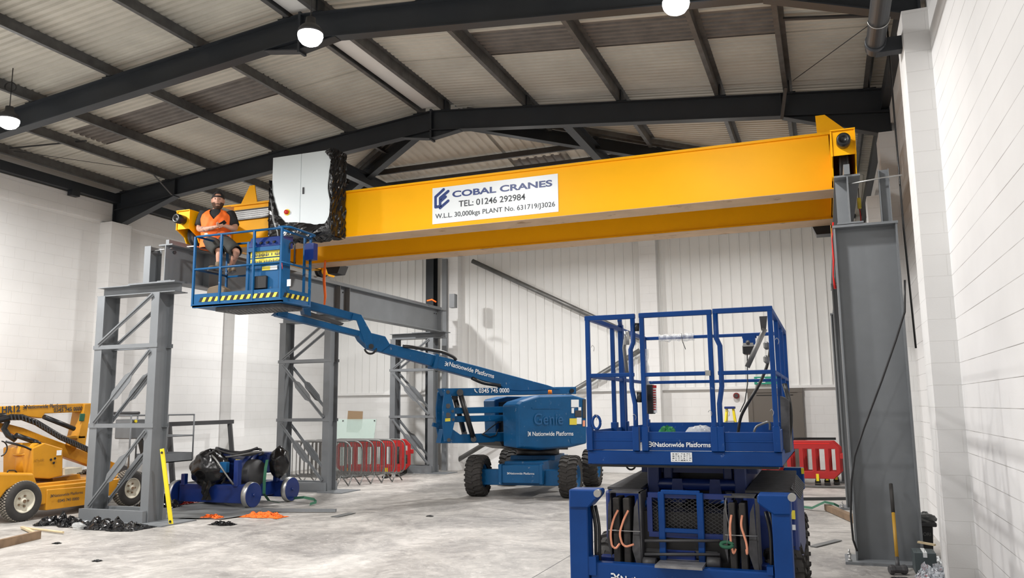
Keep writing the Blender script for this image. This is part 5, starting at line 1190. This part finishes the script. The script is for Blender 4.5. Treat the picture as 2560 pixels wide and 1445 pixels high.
shell('beard', M['beard'], 1.85, 2.95, -1.75, 1.75, .009, keep=lambda t, a: (abs(a) > .55 or t > 2.22 or (1.98 < t < 2.06)) )
shell('cap', M['cloth'], .0, 1.33, -PI, PI, .013, 60, 18, keep=lambda t, a: not (abs(a) < .62 and .86 < t < 1.17))
bb = MB(); c = hc-HF*.135+U*.045; bb.prism([c+HL*-.075, c+HL*-.06-HF*.06-U*.01, c+HL*.06-HF*.06-U*.01, c+HL*.075], (0, 0, .006)); bb.build('cap_peak', M['cloth'], man)
# clothes: rings round the trunk, angle 0 at the front
def ring(u, a, k_=1.0, off=0):
    T_ = [(-.20, .26, .235), (-.10, .25, .215), (.0, .235, .205), (.12, .235, .22), (.25, .25, .215), (.36, .265, .195), (.44, .245, .17), (.50, .175, .13), (.545, .10, .10)]
    for (u0, a0, b0), (u1, a1, b1) in zip(T_, T_[1:]):
        if u <= u1 or u1 == .545: f = max(0, min(1, (u-u0)/(u1-u0))); aa = a0+(a1-a0)*f; ff = b0+(b1-b0)*f; break
    return bp_(math.sin(a)*(aa*k_+off), .02+math.cos(a)*(ff*k_+off), u)
def garment(name, m, u0, u1, off, keep, rough=0, n=56, k_=26):
    b = MB(); v = []
    for i in range(k_+1):
        for j in range(n):
            u = u0+(u1-u0)*i/k_; a = 2*PI*j/n; v.append(ring(u, a, 1, off+rough*math.sin(a*7+u*30)*.5+rough*.5*math.sin(a*13-u*21)))
    fs = [(i*n+j, i*n+(j+1) % n, (i+1)*n+(j+1) % n, (i+1)*n+j) for i in range(k_) for j in range(n) if keep(u0+(u1-u0)*(i+.5)/k_, ((2*PI*(j+.5)/n+PI) % (2*PI))-PI)]
    b.add(v, fs, True); return b.build(name, m, man)
garment('t_shirt', M['cloth'], -.05, .545, .0, lambda u, a: True)
vest = garment('hi_vis_vest', M['orangef'], -.17, .53, .022, lambda u, a: not (abs(a) < max(0, u-.33)*3.0) and not (u > .20 and abs(abs(a)-PI/2) < .15+(u-.20)*1.5 and u < .47), rough=.008, n=180, k_=110)
M['reflect'] = mat('grey_reflective_tape', (.62, .45, .36), .4)
b = MB(); pts = [ring(.06, a, 1, .022) for a in [(.07+(2*PI-.14)*i/50) for i in range(51)]]
b.add([p+U*s for p in pts for s in (-.022, .022)], [(2*i, 2*i+2, 2*i+3, 2*i+1) for i in range(50)], True); b.build('reflective_band', M['reflect'], vest)
for s, i0 in ((-1, 14), (1, 18)):
    a, c = nodes[i0][0], nodes[i0+1][0]; d = (c-a)
    MB().lathe([(.10, -.06), (.105, .0), (.10, d.length*.4), (.092, d.length*.78), (.07, d.length*.79)], a, d, 20).build('sleeve', M['cloth'], man)
for s, hn, kn, an in ((-1, nodes[6][0], kR, aR), (1, nodes[10][0], kL, aL)):
    d = (kn-hn); o = MB().lathe([(.0, -.14), (.11, -.12), (.135, -.03), (.13, d.length*.4), (.115, d.length*.8), (.098, d.length*1.0), (.088, d.length*.98)], hn, d, 24).build('shorts_leg', M['shorts'], man)
    # boot, toe towards the camera side
    td = (F*.8+Lf*(-.6 if s < 0 else .5)).normalized(); sd = Vector((-td.y, td.x, 0)); c = an-U*.03
    b = MB(); R3 = Matrix(((td.x, sd.x, 0), (td.y, sd.y, 0), (0, 0, 1)))
    b.ell(c+td*.07-U*.03, (.145, .052, .05), 18, 10, R3); b.lathe([(.055, -.03), (.058, .05), (.055, .09), (.045, .092)], c, U, 16)
    bt = b.build('boot', M['boot'], man); MB().prism([c+td*.21+sd*.03-U*.085, c+td*.21-sd*.03-U*.085, c-td*.07-sd*.045-U*.085, c-td*.07+sd*.045-U*.085], (0, 0, .022)).build('sole', M['dgrey'], bt)
b = MB(); b.ell(bp_(0, .0, .0), (.17, .16, .12), 20, 12, Matrix(((Lf.x, F.x, 0), (Lf.y, F.y, 0), (0, 0, 1)))); b.build('shorts_seat', M['shorts'], man)
ph = nodes[17][0]+Lf*.13+F*.05+U*.05; pu = (Lf*.7+U*.45+F*.1).normalized(); pv = F.cross(pu).normalized()
b = MB(); b.bar(ph-pu*.075, ph+pu*.075, .075, .01, up=(F*-.6+U*.8)); tag(b.build('phone', M['black'], None, .004), 'black phone held in the hands of the person in the basket', 'phone')
tag(MB().prism([P(516, 727, Y=11.1), P(520, 718, Y=11.1), P(545, 712, Y=11.1), P(562, 722, Y=11.1), P(560, 742, Y=11.1), P(514, 742, Y=11.1)], (0, .18, 0)).build('canvas_bag', M['boot'], None, .02), 'brown canvas bag standing on the basket floor behind the hazard stripes', 'bag')
# ================================================================== HOIST TROLLEY on the floor
tr = thing('hoist_trolley', 'dark blue crane hoist trolley on four flanged wheels, black film over one end', 'hoist trolley', (-11.2, 13.4, 0))
b = MB(); b.bx(-12.0, -10.45, 12.8, 12.98, .09, .43); b.bx(-11.9, -10.42, 13.95, 14.15, .1, .42); b.build('end_beam', M['blue3'], tr, .01)
b = MB(); b.bx(-11.95, -11.8, 12.95, 14.0, .15, .42); b.bx(-10.75, -10.6, 12.95, 14.0, .15, .42); b.build('cross_beam', M['blue3'], tr, .01)
b = MB(); b.bx(-11.95, -11.86, 12.78, 12.88, .4, .62); b.bx(-10.68, -10.58, 12.78, 12.9, .4, .9); b.bx(-10.62, -10.52, 13.9, 14.02, .4, .9); b.build('upright', M['blue3'], tr, .008)
for x, y, s in ((-10.33, 12.89, 1), (-10.3, 14.05, 1), (-12.12, 12.89, -1), (-12.05, 14.05, -1)):
    b = MB(); b.lathe([(0, -.06), (.225, -.06), (.232, -.05), (.232, .05), (.225, .06), (0, .06)], (x, y, .248), (-s, 0, 0), 36, sm=False); b.cyl((x, y, .25), (x+.09*s, y, .25), .03, n=14)
    w_ = b.build('wheel', M['blue3'], tr); b = MB(); b.lathe([(.2, -.052), (.238, -.048), (.247, .03), (.247, .05), (.2, .055)], (x, y, .248), (-s, 0, 0), 36); b.build('tread', M['steel2'], w_)
b = MB(); b.lathe([(0, -.02), (.3, -.02), (.32, 0), (.32, .06), (.29, .07), (.29, .9), (.32, .92), (.32, .98), (0, 1.0)], (-11.75, 13.45, .68), (1, 0, 0), 36); b.build('rope_drum', M['blue3'], tr)
b = MB(); b.lathe([(0, 0), (.24, 0), (.26, .03), (.26, .34), (.24, .38), (0, .38)], (-10.95, 13.4, .62), (1, -.1, 0), 30); b.build('gearbox', M['dgrey'], tr)
b = MB(); b.bx(-11.6, -10.7, 13.2, 13.75, .42, .5); b.bx(-11.5, -10.5, 13.6, 14.0, .6, 1.0); b.build('motor_housing', M['blue3'], tr, .04)
b = MB(); b.bx(-11.7, -11.2, 13.0, 13.3, .9, 1.02); b.build('terminal_box', M['blue3'], tr, .02)
b = MB(); c = P(722, 762, Y=1) if False else Vector((-10.95, 12.8, .78)); b.bx(-11.0, -10.84, 12.76, 12.86, .66, .86); b.build('limit_switch', M['blue'], tr, .008)
b = MB(); b.bx(-10.78, -10.68, 12.95, 12.96, .82, .9); b.build('yellow_label', M['yel'], tr)
random.seed(21)
def smf(o):
    for p in o.data.polygons: p.use_smooth = True
    m_ = o.modifiers.new('s', 'SUBSURF'); m_.levels = m_.render_levels = 1; return o
b = MB(); blob(b, (-11.35, 12.9, .72), (.42, .3, .36), .13, 26, 16); smf(b.build('film_cover', M['film'], tr))
b = MB(); v = []
for i in range(8):
    for j in range(10): v.append((-11.35+.03*i+random.uniform(-.02, .02), 12.70+.03*math.sin(i*1.7+j)+random.uniform(-.02, .02), .55-.045*j))
b.add(v, [(i*10+j, (i+1)*10+j, (i+1)*10+j+1, i*10+j+1) for i in range(7) for j in range(9)]); smf(b.build('film_cover', M['film'], tr))
b = MB(); blob(b, (-10.35, 13.75, .8), (.2, .22, .3), .16, 20, 12); smf(b.build('film_cover', M['film'], tr))
for k_, (r_, z) in enumerate(((.5, 1.02), (.42, 1.05), (.55, .98))):
    MB().tube([(-11.1+math.cos(a)*r_*1.1, 13.35+math.sin(a)*r_*.6, z+.05*math.sin(a*2+k_)) for a in [2*PI*i/24 for i in range(24)]], .022, 8, closed=True).build('coiled_hose', M['dgrey' if k_ < 2 else 'galv'], tr)
MB().tube(rounded([(-11.5, 12.9, 1.05), (-11.1, 12.7, .98), (-10.8, 12.65, .7), (-10.6, 12.7, .45)], .3), .018, 8).build('coiled_hose', M['galv'], tr)
b = MB(); v = []
path = [P(668, 1150, Y=13.1), P(664, 1170, Y=13.0), P(661, 1200, Y=12.95), P(660, 1235, Y=12.95), P(672, 1252, Y=13.3), P(700, 1258, Y=13.4)]
for p in path: v += [p+Vector((-.05, .02, 0)), p+Vector((.05, -.02, .01))]
b.add(v, [(2*i, 2*i+2, 2*i+3, 2*i+1) for i in range(len(path)-1)]); o = b.build('webbing_strap', M['green']); tag(o, 'faded green webbing strap hanging over the blue trolley', 'strap')
b = MB(); v = []
for q, z in (((735, 1247), .05), ((760, 1245), .12), ((785, 1250), .06), ((792, 1257), .03), ((775, 1262), .02)):
    p = P(*q, Z=z); v += [p+Vector((0, 0, .04)), p+Vector((.06, -.1, 0))]
b.add(v, [(2*i, 2*i+2, 2*i+3, 2*i+1) for i in range(4)]); tag(b.build('webbing_strap', M['green']), 'bright green strap end on the floor right of the blue trolley', 'strap')
# ------------------------------------------------------------------ crowd barriers
def barrier(y, i, lab, x0, x1):
    t = thing('crowd_barrier', lab, 'barrier', ((x0+x1)/2, y, 0), 'steel crowd barriers stacked upright')
    zt_, zb_ = 1.06, .22
    MB().tube(rounded([(x0, y, zb_), (x0, y, zt_), (x1, y, zt_), (x1, y, zb_), (x0, y, zb_)], .22, 6), .019, 8).build('outer_tube', M['galv'], t)
    b = MB(); n_ = 18
    for k_ in range(1, n_): x = x0+(x1-x0)*k_/n_; b.bar((x, y, zb_), (x, y, zt_-.015), .012)
    b.build('upright_bars', M['galv'], t)
    for x in (x0+.25, x1-.25):
        for s in (-1, 1):
            MB().tube([(x, y, zb_+.04), (x+.03, y+.25*s, .02)], .016, 8).build('foot', M['galv'], t)
blabs = ['steel crowd barrier nearest the blue trolley, front of the stack', 'steel crowd barrier second in the stack', 'steel crowd barrier third in the stack', 'steel crowd barrier fourth in the stack', 'steel crowd barrier fifth in the stack', 'steel crowd barrier at the back of the stack']
for i in range(6): barrier(17.0+i*.32, i, blabs[i], -12.9+.12*i, -10.75+.12*i)
# ------------------------------------------------------------------ plastic barriers
def pbar(p0, p1, lab, grp, feet=0):
    p0 = Vector(p0); p1 = Vector(p1); d = (p1-p0); L_ = d.length; d.normalize(); n_ = Vector((-d.y, d.x, 0))
    t = thing('plastic_barrier', lab, 'barrier', tuple((p0+p1)/2), grp)
    b = MB(); q = lambda s, z: p0+d*s+U*z-n_*.02
    def blk(s0, s1, z0, z1): b.prism([q(s0, z0), q(s1, z0), q(s1, z1), q(s0, z1)], n_*.04)
    c = .15
    b.prism([q(0, .25+c), q(c, .17), q(c, .33), q(.1, .38)], n_*.04) if False else None
    blk(c, L_-c, .15, .32); blk(c, L_-c, .82, 1.0); blk(0, .09, .15+c, 1.0-c); blk(L_-.09, L_, .15+c, 1.0-c)
    for s0, s1, z0, z1 in ((0, c, .15+c, .15), (0, c, 1-c, 1.0), (L_, L_-c, .15+c, .15), (L_, L_-c, 1-c, 1.0)):
        mz = (.32 if z1 < .5 else .82)
        b.prism([q(s0, z0), q(s1, z1), q(s1, mz), q(s0+(.09 if s0 == 0 else -.09), mz), q(s0+(.09 if s0 == 0 else -.09), z0)], n_*.04)
    k_ = 7
    for i in range(1, k_): s = L_*i/k_; blk(s-.045, s+.045, .3, .84)
    b.prism([q(L_, .60), q(L_+.08, .60), q(L_+.08, .72), q(L_, .72)], n_*.04)
    o = b.build('panel', M['redp'], t, .012, 2)
    MB().prism([q(.2, .93)-n_*.004, q(L_-.2, .93)-n_*.004, q(L_-.2, .96)-n_*.004, q(.2, .96)-n_*.004], n_*.002).build('slot', M['red'], t)
    if True:
        for s in (.3+feet, L_-.5+feet):
            c = p0+d*s; f = MB(); f.bar(c-n_*.28+U*.04, c+n_*.28+U*.04, .13, .06); f.prism([c-n_*.02-d*.07+U*.07, c-n_*.02+d*.07+U*.07, c-n_*.02+d*.03+U*.2, c-n_*.02-d*.03+U*.2], n_*.05); fo = f.build('foot', M['black'], t, .01)
            MB().bar(c+U*.1, c+U*.26, .08, .06).build('foot_clip', M['yel'], fo)
    return t
pbar((-12.6, 19.2, 0), (-10.75, 19.7, 0), 'red plastic barrier behind the steel crowd barriers, its coupling pointing right', 'red plastic barriers')
pbar((-12.7, 19.75, 0), (-10.9, 20.3, 0), 'red plastic barrier farther back behind the steel crowd barriers', 'red plastic barriers', .2)
for i, yy in enumerate((20.2, 20.42, 20.64)):
    pbar((-1.75+.05*i, yy, 0), (.18+.03*i, yy+.02, 0), ['front red plastic barrier by the back wall door', 'middle red plastic barrier of the row by the back wall door', 'rear red plastic barrier of the row by the back wall door'][i], 'red plastic barriers', .17*i)
tag(MB().tube([(-1.8, 20.9, 1.03), (.13, 20.86, 1.03)], .03, 10).build('dark_pole', M['black']), 'black pole resting along the top of the red barriers', 'pole')
tag(MB().tube([(-2.1, 19.65, .03), (.3, 19.6, .03)], .025, 8).build('floor_tube', M['galv']), 'grey tube on the floor before the right red barriers', 'tube')
# glass sheet with cardboard behind
g = thing('glass_sheet', 'pale green glass sheet leaning on the block wall behind the barriers', 'glass sheet', (-13.1, 21.9, 0))
a, c = P(838, 1048, Y=21.6), P(941, 1047, Y=21.6)
b = MB(); b.prism([(a.x, 21.6, a.z), (c.x, 21.6, a.z), (c.x, 21.25, .02), (a.x, 21.25, .02)], (0, .01, 0)); b.build('pane', M['glass'], g)
b = MB(); [b.cyl((x, 21.58, z), (x, 21.56, z), .02, n=8) for x, z in ((c.x-.05, a.z-.05), (c.x-.06, a.z-.45), (a.x+.3, a.z-.05))]; b.build('suction_mark', M['dgrey'], g)
a = P(870, 1027, Y=21.62); c = P(907, 1028, Y=21.62); z1 = P(880, 1082, Y=21.62).z
tag(MB().prism([(a.x, 21.62, a.z), (c.x, 21.62, a.z-.02), (c.x, 21.58, z1+.13), (c.x-.07, 21.58, z1+.1), (c.x-.1, 21.58, z1), (a.x-.02, 21.58, z1+.03)], (0, .01, 0)).build('cardboard', M['card']), 'brown cardboard sheet stuck behind the top of the green glass', 'cardboard')
tg = MB(); random.seed(4); blob(tg, (-11.35, 20.62, .35), (.2, .2, .35), .15, 14, 10, flat=.0); tag(tg.build('dark_sack', M['shorts']), 'dark sack standing behind the red barrier', 'sack')
# dark steel table frame by the left wall
t = thing('trestle', 'dark steel trestle frame standing against the left wall', 'frame', (-14.6, 15.9, 0))
MB().bar((-14.55, 14.6, 1.53), (-14.55, 17.3, 1.55), .1, .1).build('top_bar', M['dgrey'], t)
for y in (15.1, 17.2): MB().bar((-14.55, y, 1.5), (-14.4, y+.08, .0), .12, .1).build('leg', M['dgrey'], t)
MB().bar((-14.5, 14.6, .1), (-14.4, 17.3, .1), .08, .1).build('floor_bar', M['dgrey'], t)
# yellow step ladder
t = thing('step_ladder', 'yellow step ladder with blue top standing by the brown door', 'ladder', (-2.3, 21.4, 0))
zt_ = P(1838, 1022, Y=21.4).z
for s in (-1, 1):
    MB().bar((-2.33+.08*s, 21.35, zt_), (-2.33+.27*s, 21.0, .02), .05, .03).build('stile', M['yel'], t); MB().bar((-2.33+.08*s, 21.45, zt_), (-2.33+.24*s, 21.9, .02), .045, .025).build('rear_leg', M['yel'], t)
for i in range(5): z = zt_*(i+.6)/5.6; w = .27-.19*z/zt_; MB().bx(-2.33-w, -2.33+w, 21.0+.35*z/zt_-.04, 21.0+.35*z/zt_+.04, z-.01, z+.01).build('tread', M['galv'], t)
MB().bx(-2.46, -2.2, 21.28, 21.5, zt_, zt_+.06).build('top_cap', M['blue3'], t, .01)
# ------------------------------------------------------------------ floor clutter, left
def heap(name, c, r, n, m, label, cat, sc=.1, seed=1, sm=False):
    random.seed(seed); b = MB(); N1, N2 = 46, 26; v = []
    ph_ = [random.uniform(0, 6) for _ in range(12)]
    for i in range(N1+1):
        for j in range(N2+1):
            s, t_ = i/N1*2-1, j/N2*2-1
            e = max(0, 1-abs(s)**2.6)*max(0, 1-abs(t_)**2)
            z = e*(.5+.22*math.sin(s*9+ph_[0])*math.cos(t_*5+ph_[1])+(.08 if sm else .2)*math.sin(s*17+t_*6+ph_[2])+random.uniform(-.25, .25)*(.3 if sm else .75))
            wob = 1+.18*math.sin(s*6+ph_[3])
            v.append((c[0]+s*r[0]+random.uniform(-.02, .02), c[1]+t_*r[1]*wob+.2*r[1]*math.sin(s*4+ph_[4])+random.uniform(-.02, .02), max(.004, z*r[2])+.003))
    b.add(v, [(i*(N2+1)+j, (i+1)*(N2+1)+j, (i+1)*(N2+1)+j+1, i*(N2+1)+j+1) for i in range(N1) for j in range(N2)], sm)
    o = b.build(name, m); return tag(o, label, cat)
heap('wrap_film_heap', (-10.9, 10.12, 0), (.72, .26, .2), 0, M['film'], 'crumpled heap of black wrapping film at the foot of the front lattice column', 'plastic film', seed=3)
heap('wrap_film_heap', (-12.0, 10.16, 0), (.42, .22, .22), 0, M['film'], 'smaller black film heap left of the big one, by the ochre lift wheel', 'plastic film', seed=8)
heap('black_glove', (-9.33, 10.95, 0), (.22, .1, .09), 0, M['film'], 'black plastic scrap lying alone on the open floor', 'plastic scrap', seed=5, sm=True)
heap('orange_sling', (-9.3, 11.95, 0), (.42, .17, .13), 0, M['orangef'], 'flat orange lifting sling folded on the floor before the blue trolley', 'strap', seed=12, sm=True)
heap('orange_strap', (-10.05, 11.55, 0), (.24, .1, .1), 0, M['orangef'], 'small orange ratchet strap with buckle left of the folded sling', 'strap', seed=13, sm=True)
heap('pile_of_leads', (-12.0, 12.2, 0), (.45, .35, .4), 0, M['film'], 'tangle of black cables behind the front lattice column', 'cables', seed=17)
heap('red_tool_bag', (-12.3, 13.2, 0), (.28, .22, .36), 0, M['redp'], 'red and black tool bag behind the left end of the trolley', 'bag', seed=19)
# tarpaulin
random.seed(9); b = MB(); N1, N2 = 30, 20; v = []
for i in range(N1+1):
    for j in range(N2+1):
        s, t_ = i/N1, j/N2
        p = Vector((-11.9, 11.0, 0)).lerp(Vector((-9.75, 11.4, 0)), s).lerp(Vector((-11.8, 13.2, 0)).lerp(Vector((-9.4, 12.7, 0)), s), t_)
        z = .008+.03*abs(math.sin(s*7+t_*3))*(1-s*.7)+(.10*max(0, 1-abs(s-.15)*6)*max(0, t_-.4))+random.uniform(0, .006)
        v.append((p.x, p.y+.06*math.sin(s*9), z))
b.add(v, [(i*(N2+1)+j, (i+1)*(N2+1)+j, (i+1)*(N2+1)+j+1, i*(N2+1)+j+1) for i in range(N1) for j in range(N2)], True)
tag(b.build('tarpaulin', M['tarp']), 'grey tarpaulin spread under the blue trolley', 'tarpaulin')
a, c = P(655, 1275, Z=.04), P(840, 1276, Z=.04); tag(MB().bar(a, c, .07, .05).build('steel_strip', M['grey']), 'long grey steel strip on the floor right of the trolley', 'steel strip')
a, c = P(836, 1292, Z=.01), P(880, 1282, Z=.01); tag(MB().bar(a, c, .16, .006).build('dust_sheet', M['tarp']), 'thin grey offcut lying flat on the open floor', 'offcut')
t = thing('straight_edge', 'bright yellow straight edge leaning on the front lattice column', 'straight edge', tuple(P(428, 1312, Z=0)))
a, c = P(428, 1311, Z=.01), P(405, 1122, Y=10.6); a = Vector(a); b = MB().bar(a, c, .075, .03, up=(0, -1, .2)); b.build('bar', M['yel'], t, .005)
b = MB()
for f in (.04, .95): q = Vector(a).lerp(Vector(c), f)+Vector((.01, -.02, 0)); b.cyl(q, q+Vector((0, -.012, 0)), .02, n=10)
b.build('bolt_hole', M['black'], t)
a, c = P(-30, 1368, Z=.05), P(98, 1338, Z=.05); tag(MB().bar(a, c, .06, .13).build('timber_beam', M['wood']), 'dark timber beam at the bottom left corner of the floor', 'timber')
a, c = P(62, 1318, Z=.02), P(68, 1333, Z=.02); tag(MB().bar(P(55, 1318, Z=.03), P(98, 1337, Z=.03), .05, .03).build('batten', M['pale']), 'short pale batten beside the dark timber beam', 'timber')
tag(MB().tube([P(60, 1320, Z=.03), P(110, 1325, Z=.03), P(158, 1331, Z=.03)], .018, 8).build('broom_handle', M['pale']), 'thin pale stick with orange tip lying by the black film', 'stick')
for i, (px, py) in enumerate(((142, 1359), (243, 1403), (1075, 1291))):
    heap('floor_scrap', tuple(P(px, py, Z=0)), (.05, .03, .02), 0, M['dgrey'], ['tiny dark scrap on the floor right of the timber beam', 'tiny dark scrap on the floor near the bottom left', 'tiny grey scrap on the floor right of the orange sling'][i], 'scrap', seed=30+i)
b = MB(); blob(b, P(196, 1316, Z=.05), (.11, .08, .06), .2, 12, 8, flat=.004); tag(b.build('blue_bag', M['polythene']), 'small clear and blue plastic bag beside the black film', 'bag')
# ------------------------------------------------------------------ right side clutter
t = thing('sledgehammer', 'sledgehammer standing on its head, yellow handle leaning on the grey column', 'hammer', tuple(P(2245, 1432, Z=0)))
h0 = P(2245, 1425, Z=.05); h1 = P(2227, 1210, Y=10.57)
dd = (h1-h0)
MB().tube([h0, h0+dd*.14], [.024, .02], 12).build('socket', M['dgrey'], t); MB().tube([h0+dd*.12, h0+dd*.66], .0185, 12).build('handle', mat('ochre_handle', (.42, .23, .02), .5), t); MB().tube([h0+dd*.65, h0+dd], [.02, .021], 12).build('grip', M['rubber'], t)
MB().lathe([(0, -.095), (.04, -.095), (.052, -.08), (.052, -.05), (.042, -.03), (.042, .03), (.052, .05), (.052, .08), (.04, .095), (0, .095)], h0+U*.005, (1, .35, 0), 8, sm=False).build('head', M['dgrey'], t)
bx_ = thing('bin', 'black plastic bin behind the base of the nearest grey column', 'bin', (1.0, 11.35, 0))
b = MB(); x0b, x1b = P(2300, 1380, Y=11.2).x, P(2333, 1380, Y=11.2).x; zt_ = P(2320, 1316, Y=11.2).z
b.prism([(x0b, 11.2, .0), (x1b, 11.2, .0), (x1b+.02, 11.2, zt_), (x0b-.02, 11.2, zt_)], (0, .25, 0)); b.build('body', M['black'], bx_, .01)
MB().bx(x0b-.05, x1b+.06, 11.15, 11.5, zt_, zt_+.05).build('lid', M['dgrey'], bx_, .01)
text('decal', 'GORI', (x0b+.01, 11.195, zt_-.11), (1, 0, 0), (0, 0, 1), x1b-x0b-.02, M['galv'], bx_)
b = MB(); random.seed(2); blob(b, ((x0b+x1b)/2, 11.3, zt_+.08), (.13, .12, .07), .25, 14, 8, flat=zt_+.051); tag(b.build('glove_pair', M['tarp']), 'crumpled grey gloves on the lid of the black bin', 'gloves')
YB = 10.15
gb = thing('carton', 'grey cardboard carton sealed with a white tape strip by the pilaster', 'box', tuple(P(2372, 1420, Z=0)))
c0, c1 = P(2343, 1400, Y=YB), P(2402, 1400, Y=YB); zt_ = P(2372, 1385, Y=YB).z
zt_ = max(.16, zt_)
MB().bx(min(c0.x, .78), min(c1.x, 1.0), YB, YB+.3, .0, zt_).build('body', M['dgrey'] if False else mat('slate_carton', (.075, .095, .10), .6, var=.1), gb, .006)
MB().bx((min(c0.x, .78)+min(c1.x, 1.0))/2-.02, (min(c0.x, .78)+min(c1.x, 1.0))/2+.02, YB-.004, YB+.3, zt_-.05, zt_+.003).build('tape', M['white'], gb)
b = MB(); x_ = min(c0.x, .78)
for i in range(5): b.tube([(x_+.03+i*.04, YB+.04, zt_+.004), (x_+.045+i*.04, YB+.2, zt_+.004)], .002, 4)
b.build('scribble', M['galv'], gb)
tag(MB().bar((.86, 10.5, zt_+.06), (1.02, 10.4, zt_+.05), .04, .02).build('batten', M['pale']), 'pale stick lying behind the grey carton', 'timber')
heap('plastic_wrappers', (.93, 9.85, 0), (.17, .16, .2), 0, mat('printed_wrapper', (.55, .58, .62), .2, col2=(.35, .05, .06), c2amt=.06, c2scale=14, var=.4, vscale=20), 'heap of shiny printed plastic wrappers in front of the grey carton', 'wrappers', seed=41)
heap('blue_wrapper', (1.02, 10.02, 0), (.07, .07, .14), 0, M['blue3'], 'dark blue plastic wrapper on top of the shiny wrapper heap', 'wrapper', seed=42)
heap('wrapper', (1.05, 10.6, 0), (.1, .3, .12), 0, M['white'], 'white and red packaging squeezed between the bin and the wall', 'wrapper', seed=44)
heap('grey_offcut', (.68, 9.75, 0), (.16, .12, .03), 0, M['dgrey'], 'dark grey rubber offcut in front of the wrappers', 'offcut', seed=43, sm=True)
a, c = P(2032, 1366, Z=.012), P(2096, 1350, Z=.012); tag(MB().bar(a, c, .1, .01).build('steel_offcut', M['tarp']), 'flat grey offcut on the floor left of the nearest right column', 'offcut')
a, c = P(2068, 1268, Z=.06), P(2142, 1300, Z=.06); tag(MB().bar(a, c, .1, .1).build('timber_bearer', M['wood']), 'brown timber bearer on the floor beside the right columns', 'timber')
b = MB(); v = []
for q, z in (((1998, 1268), .02), ((2030, 1272), .03), ((2062, 1257), .14), ((2085, 1262), .12), ((2098, 1268), .05)):
    p = P(*q, Z=z); v += [p+Vector((0, .05, .03)), p+Vector((0, -.06, 0))]
b.add(v, [(2*i, 2*i+2, 2*i+3, 2*i+1) for i in range(4)]); tag(b.build('webbing_strap', M['green']), 'dark green lifting strap draped over the timber bearer', 'strap')
a, c = P(1990, 1247, Z=.03), P(2135, 1246, Z=.03); tag(MB().bar(a, c, .05, .05).build('floor_bar', M['dgrey']), 'dark steel bar lying on the floor beyond the timber bearer', 'bar')
